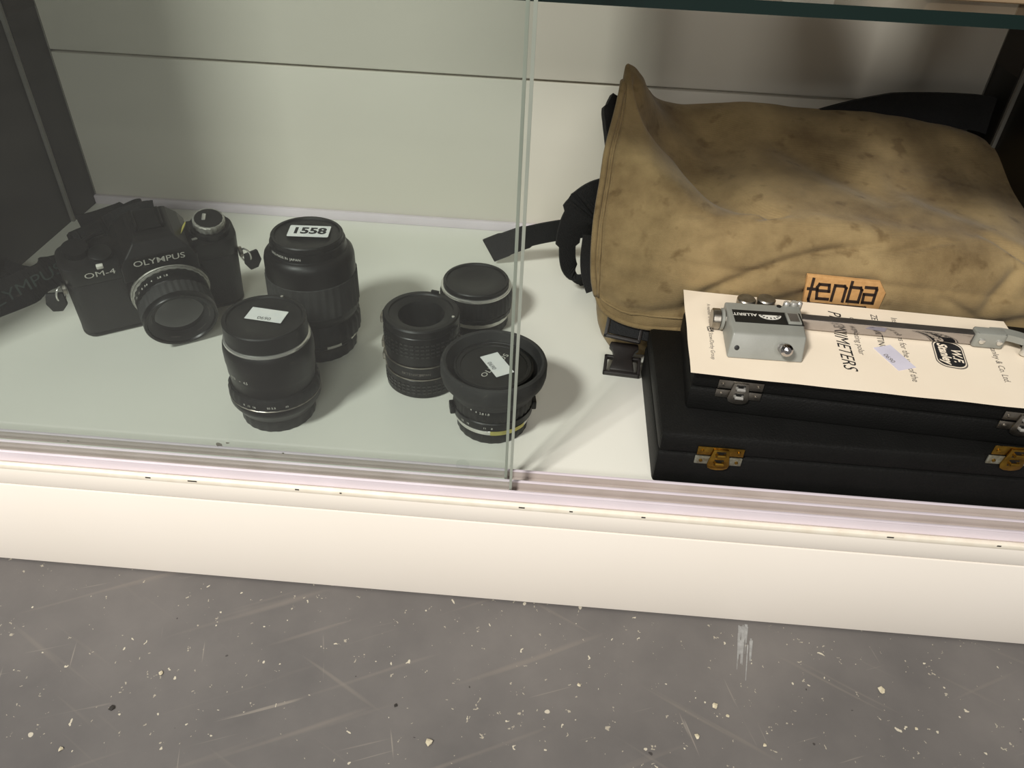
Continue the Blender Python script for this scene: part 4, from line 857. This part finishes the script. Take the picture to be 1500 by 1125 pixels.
# buckles hanging at the lower left corner
def buckle(M, female):
    b_ = MB().prism(roundrect(-0.0140, 0.0140, -0.0105, -0.0080, 0.0010), 0, 0.0045, 0.0006, M=M)
    b_.prism(roundrect(-0.0140, -0.0115, -0.0105, 0.0060, 0.0010), 0, 0.0045, 0.0006, M=M); b_.prism(roundrect(0.0115, 0.0140, -0.0105, 0.0060, 0.0010), 0, 0.0045, 0.0006, M=M)
    b_.prism(roundrect(-0.0140, 0.0140, 0.0035, 0.0060, 0.0010), 0, 0.0045, 0.0006, M=M)
    o = b_.build('buckle', 'buckle_plastic', bag)
    if female:
        MB().prism([(-0.0095, -0.0085), (0.0095, -0.0085), (0.0082, -0.002), (0.0070, 0.004), (0.0088, 0.010), (0.0115, 0.0125), (0.0105, 0.0165), (-0.0105, 0.0165), (-0.0115, 0.0125), (-0.0088, 0.010), (-0.0070, 0.004), (-0.0082, -0.002)], 0.0010, 0.0070, 0.0010, M=M).build('buckle_body', 'buckle_plastic', o)
    else:
        MB().box(-0.0112, 0.030, -0.0070, 0.0030, 0.0010, 0.0030, M=M).build('buckle_web', 'webbing', o)
c = at(911, 535, Z=SH + 0.004)
buckle(binv2 @ frame(c, (1, -0.10, 0.02), (0.05, 0.80, 0.35)), True)
c = at(914, 480, Z=SH + 0.032)
buckle(binv2 @ frame(c, (1, -0.08, -0.12), (0.05, 0.75, 0.66)), False)

# ------------------------------------------------------------------ chalky smear on the floor at the foot of the plinth
sm = MB()
for k in range(26):
    x_ = random.uniform(1081, 1103); y0_ = random.uniform(914, 945); y1_ = y0_ + random.uniform(6, 34) * (1 if k % 4 else 1.8)
    a_, b_ = at(x_, y0_, Z=0.0), at(x_ - (y1_ - y0_) * 0.06, y1_, Z=0.0); w_ = random.uniform(0.0003, 0.0011)
    sm.add([(a_.x - w_, a_.y, 0.0002 + k * 2e-6), (a_.x + w_, a_.y, 0.0002 + k * 2e-6), (b_.x + w_ * 0.4, b_.y, 0.0002 + k * 2e-6), (b_.x - w_ * 0.4, b_.y, 0.0002 + k * 2e-6)], [(0, 3, 2, 1)])
o = sm.build('chalk_smear', 'chalk', fo); o['kind'] = 'stuff'

# ------------------------------------------------------------------ crumbs on the floor and deck
def crumb(px, py, z, size, mt, name, label, cat='debris', group=None):
    p = at(px, py, Z=z); bm = bmesh.new(); bmesh.ops.create_icosphere(bm, subdivisions=1, radius=size)
    for v in bm.verts: v.co *= random.uniform(0.6, 1.3); v.co.z *= 0.35
    zmin = min(v.co.z for v in bm.verts)
    o = MB().bm(bm, 0, False).build(name, mt, None, (p.x, p.y, z - zmin + 0.0001)); o.rotation_euler.z = random.uniform(0, 6)
    tag(o, label, cat, group); return o
for px, py, s in ((848, 1004, .0022), (1291, 1012, .0042), (1047, 1035, .0032), (1066, 1049, .002), (628, 1088, .004), (1021, 1079, .0028), (1120, 1092, .0022), (236, 987, .0026), (1342, 1068, .0016), (89, 1098, .0026)):
    crumb(px, py, 0, s * 0.6, 'debris', 'paint_chip', 'pale chip of dried paint lying on the grey floor', 'paint chip', 'paint chips on the floor')
for px, py, s in ((164, 1037, .0028), (580, 1034, .0018)):
    crumb(px, py, 0, s * 0.7, 'dark_debris', 'dark_crumb', 'small dark crumb of dirt lying on the grey floor', 'dirt', 'dark crumbs on the floor')
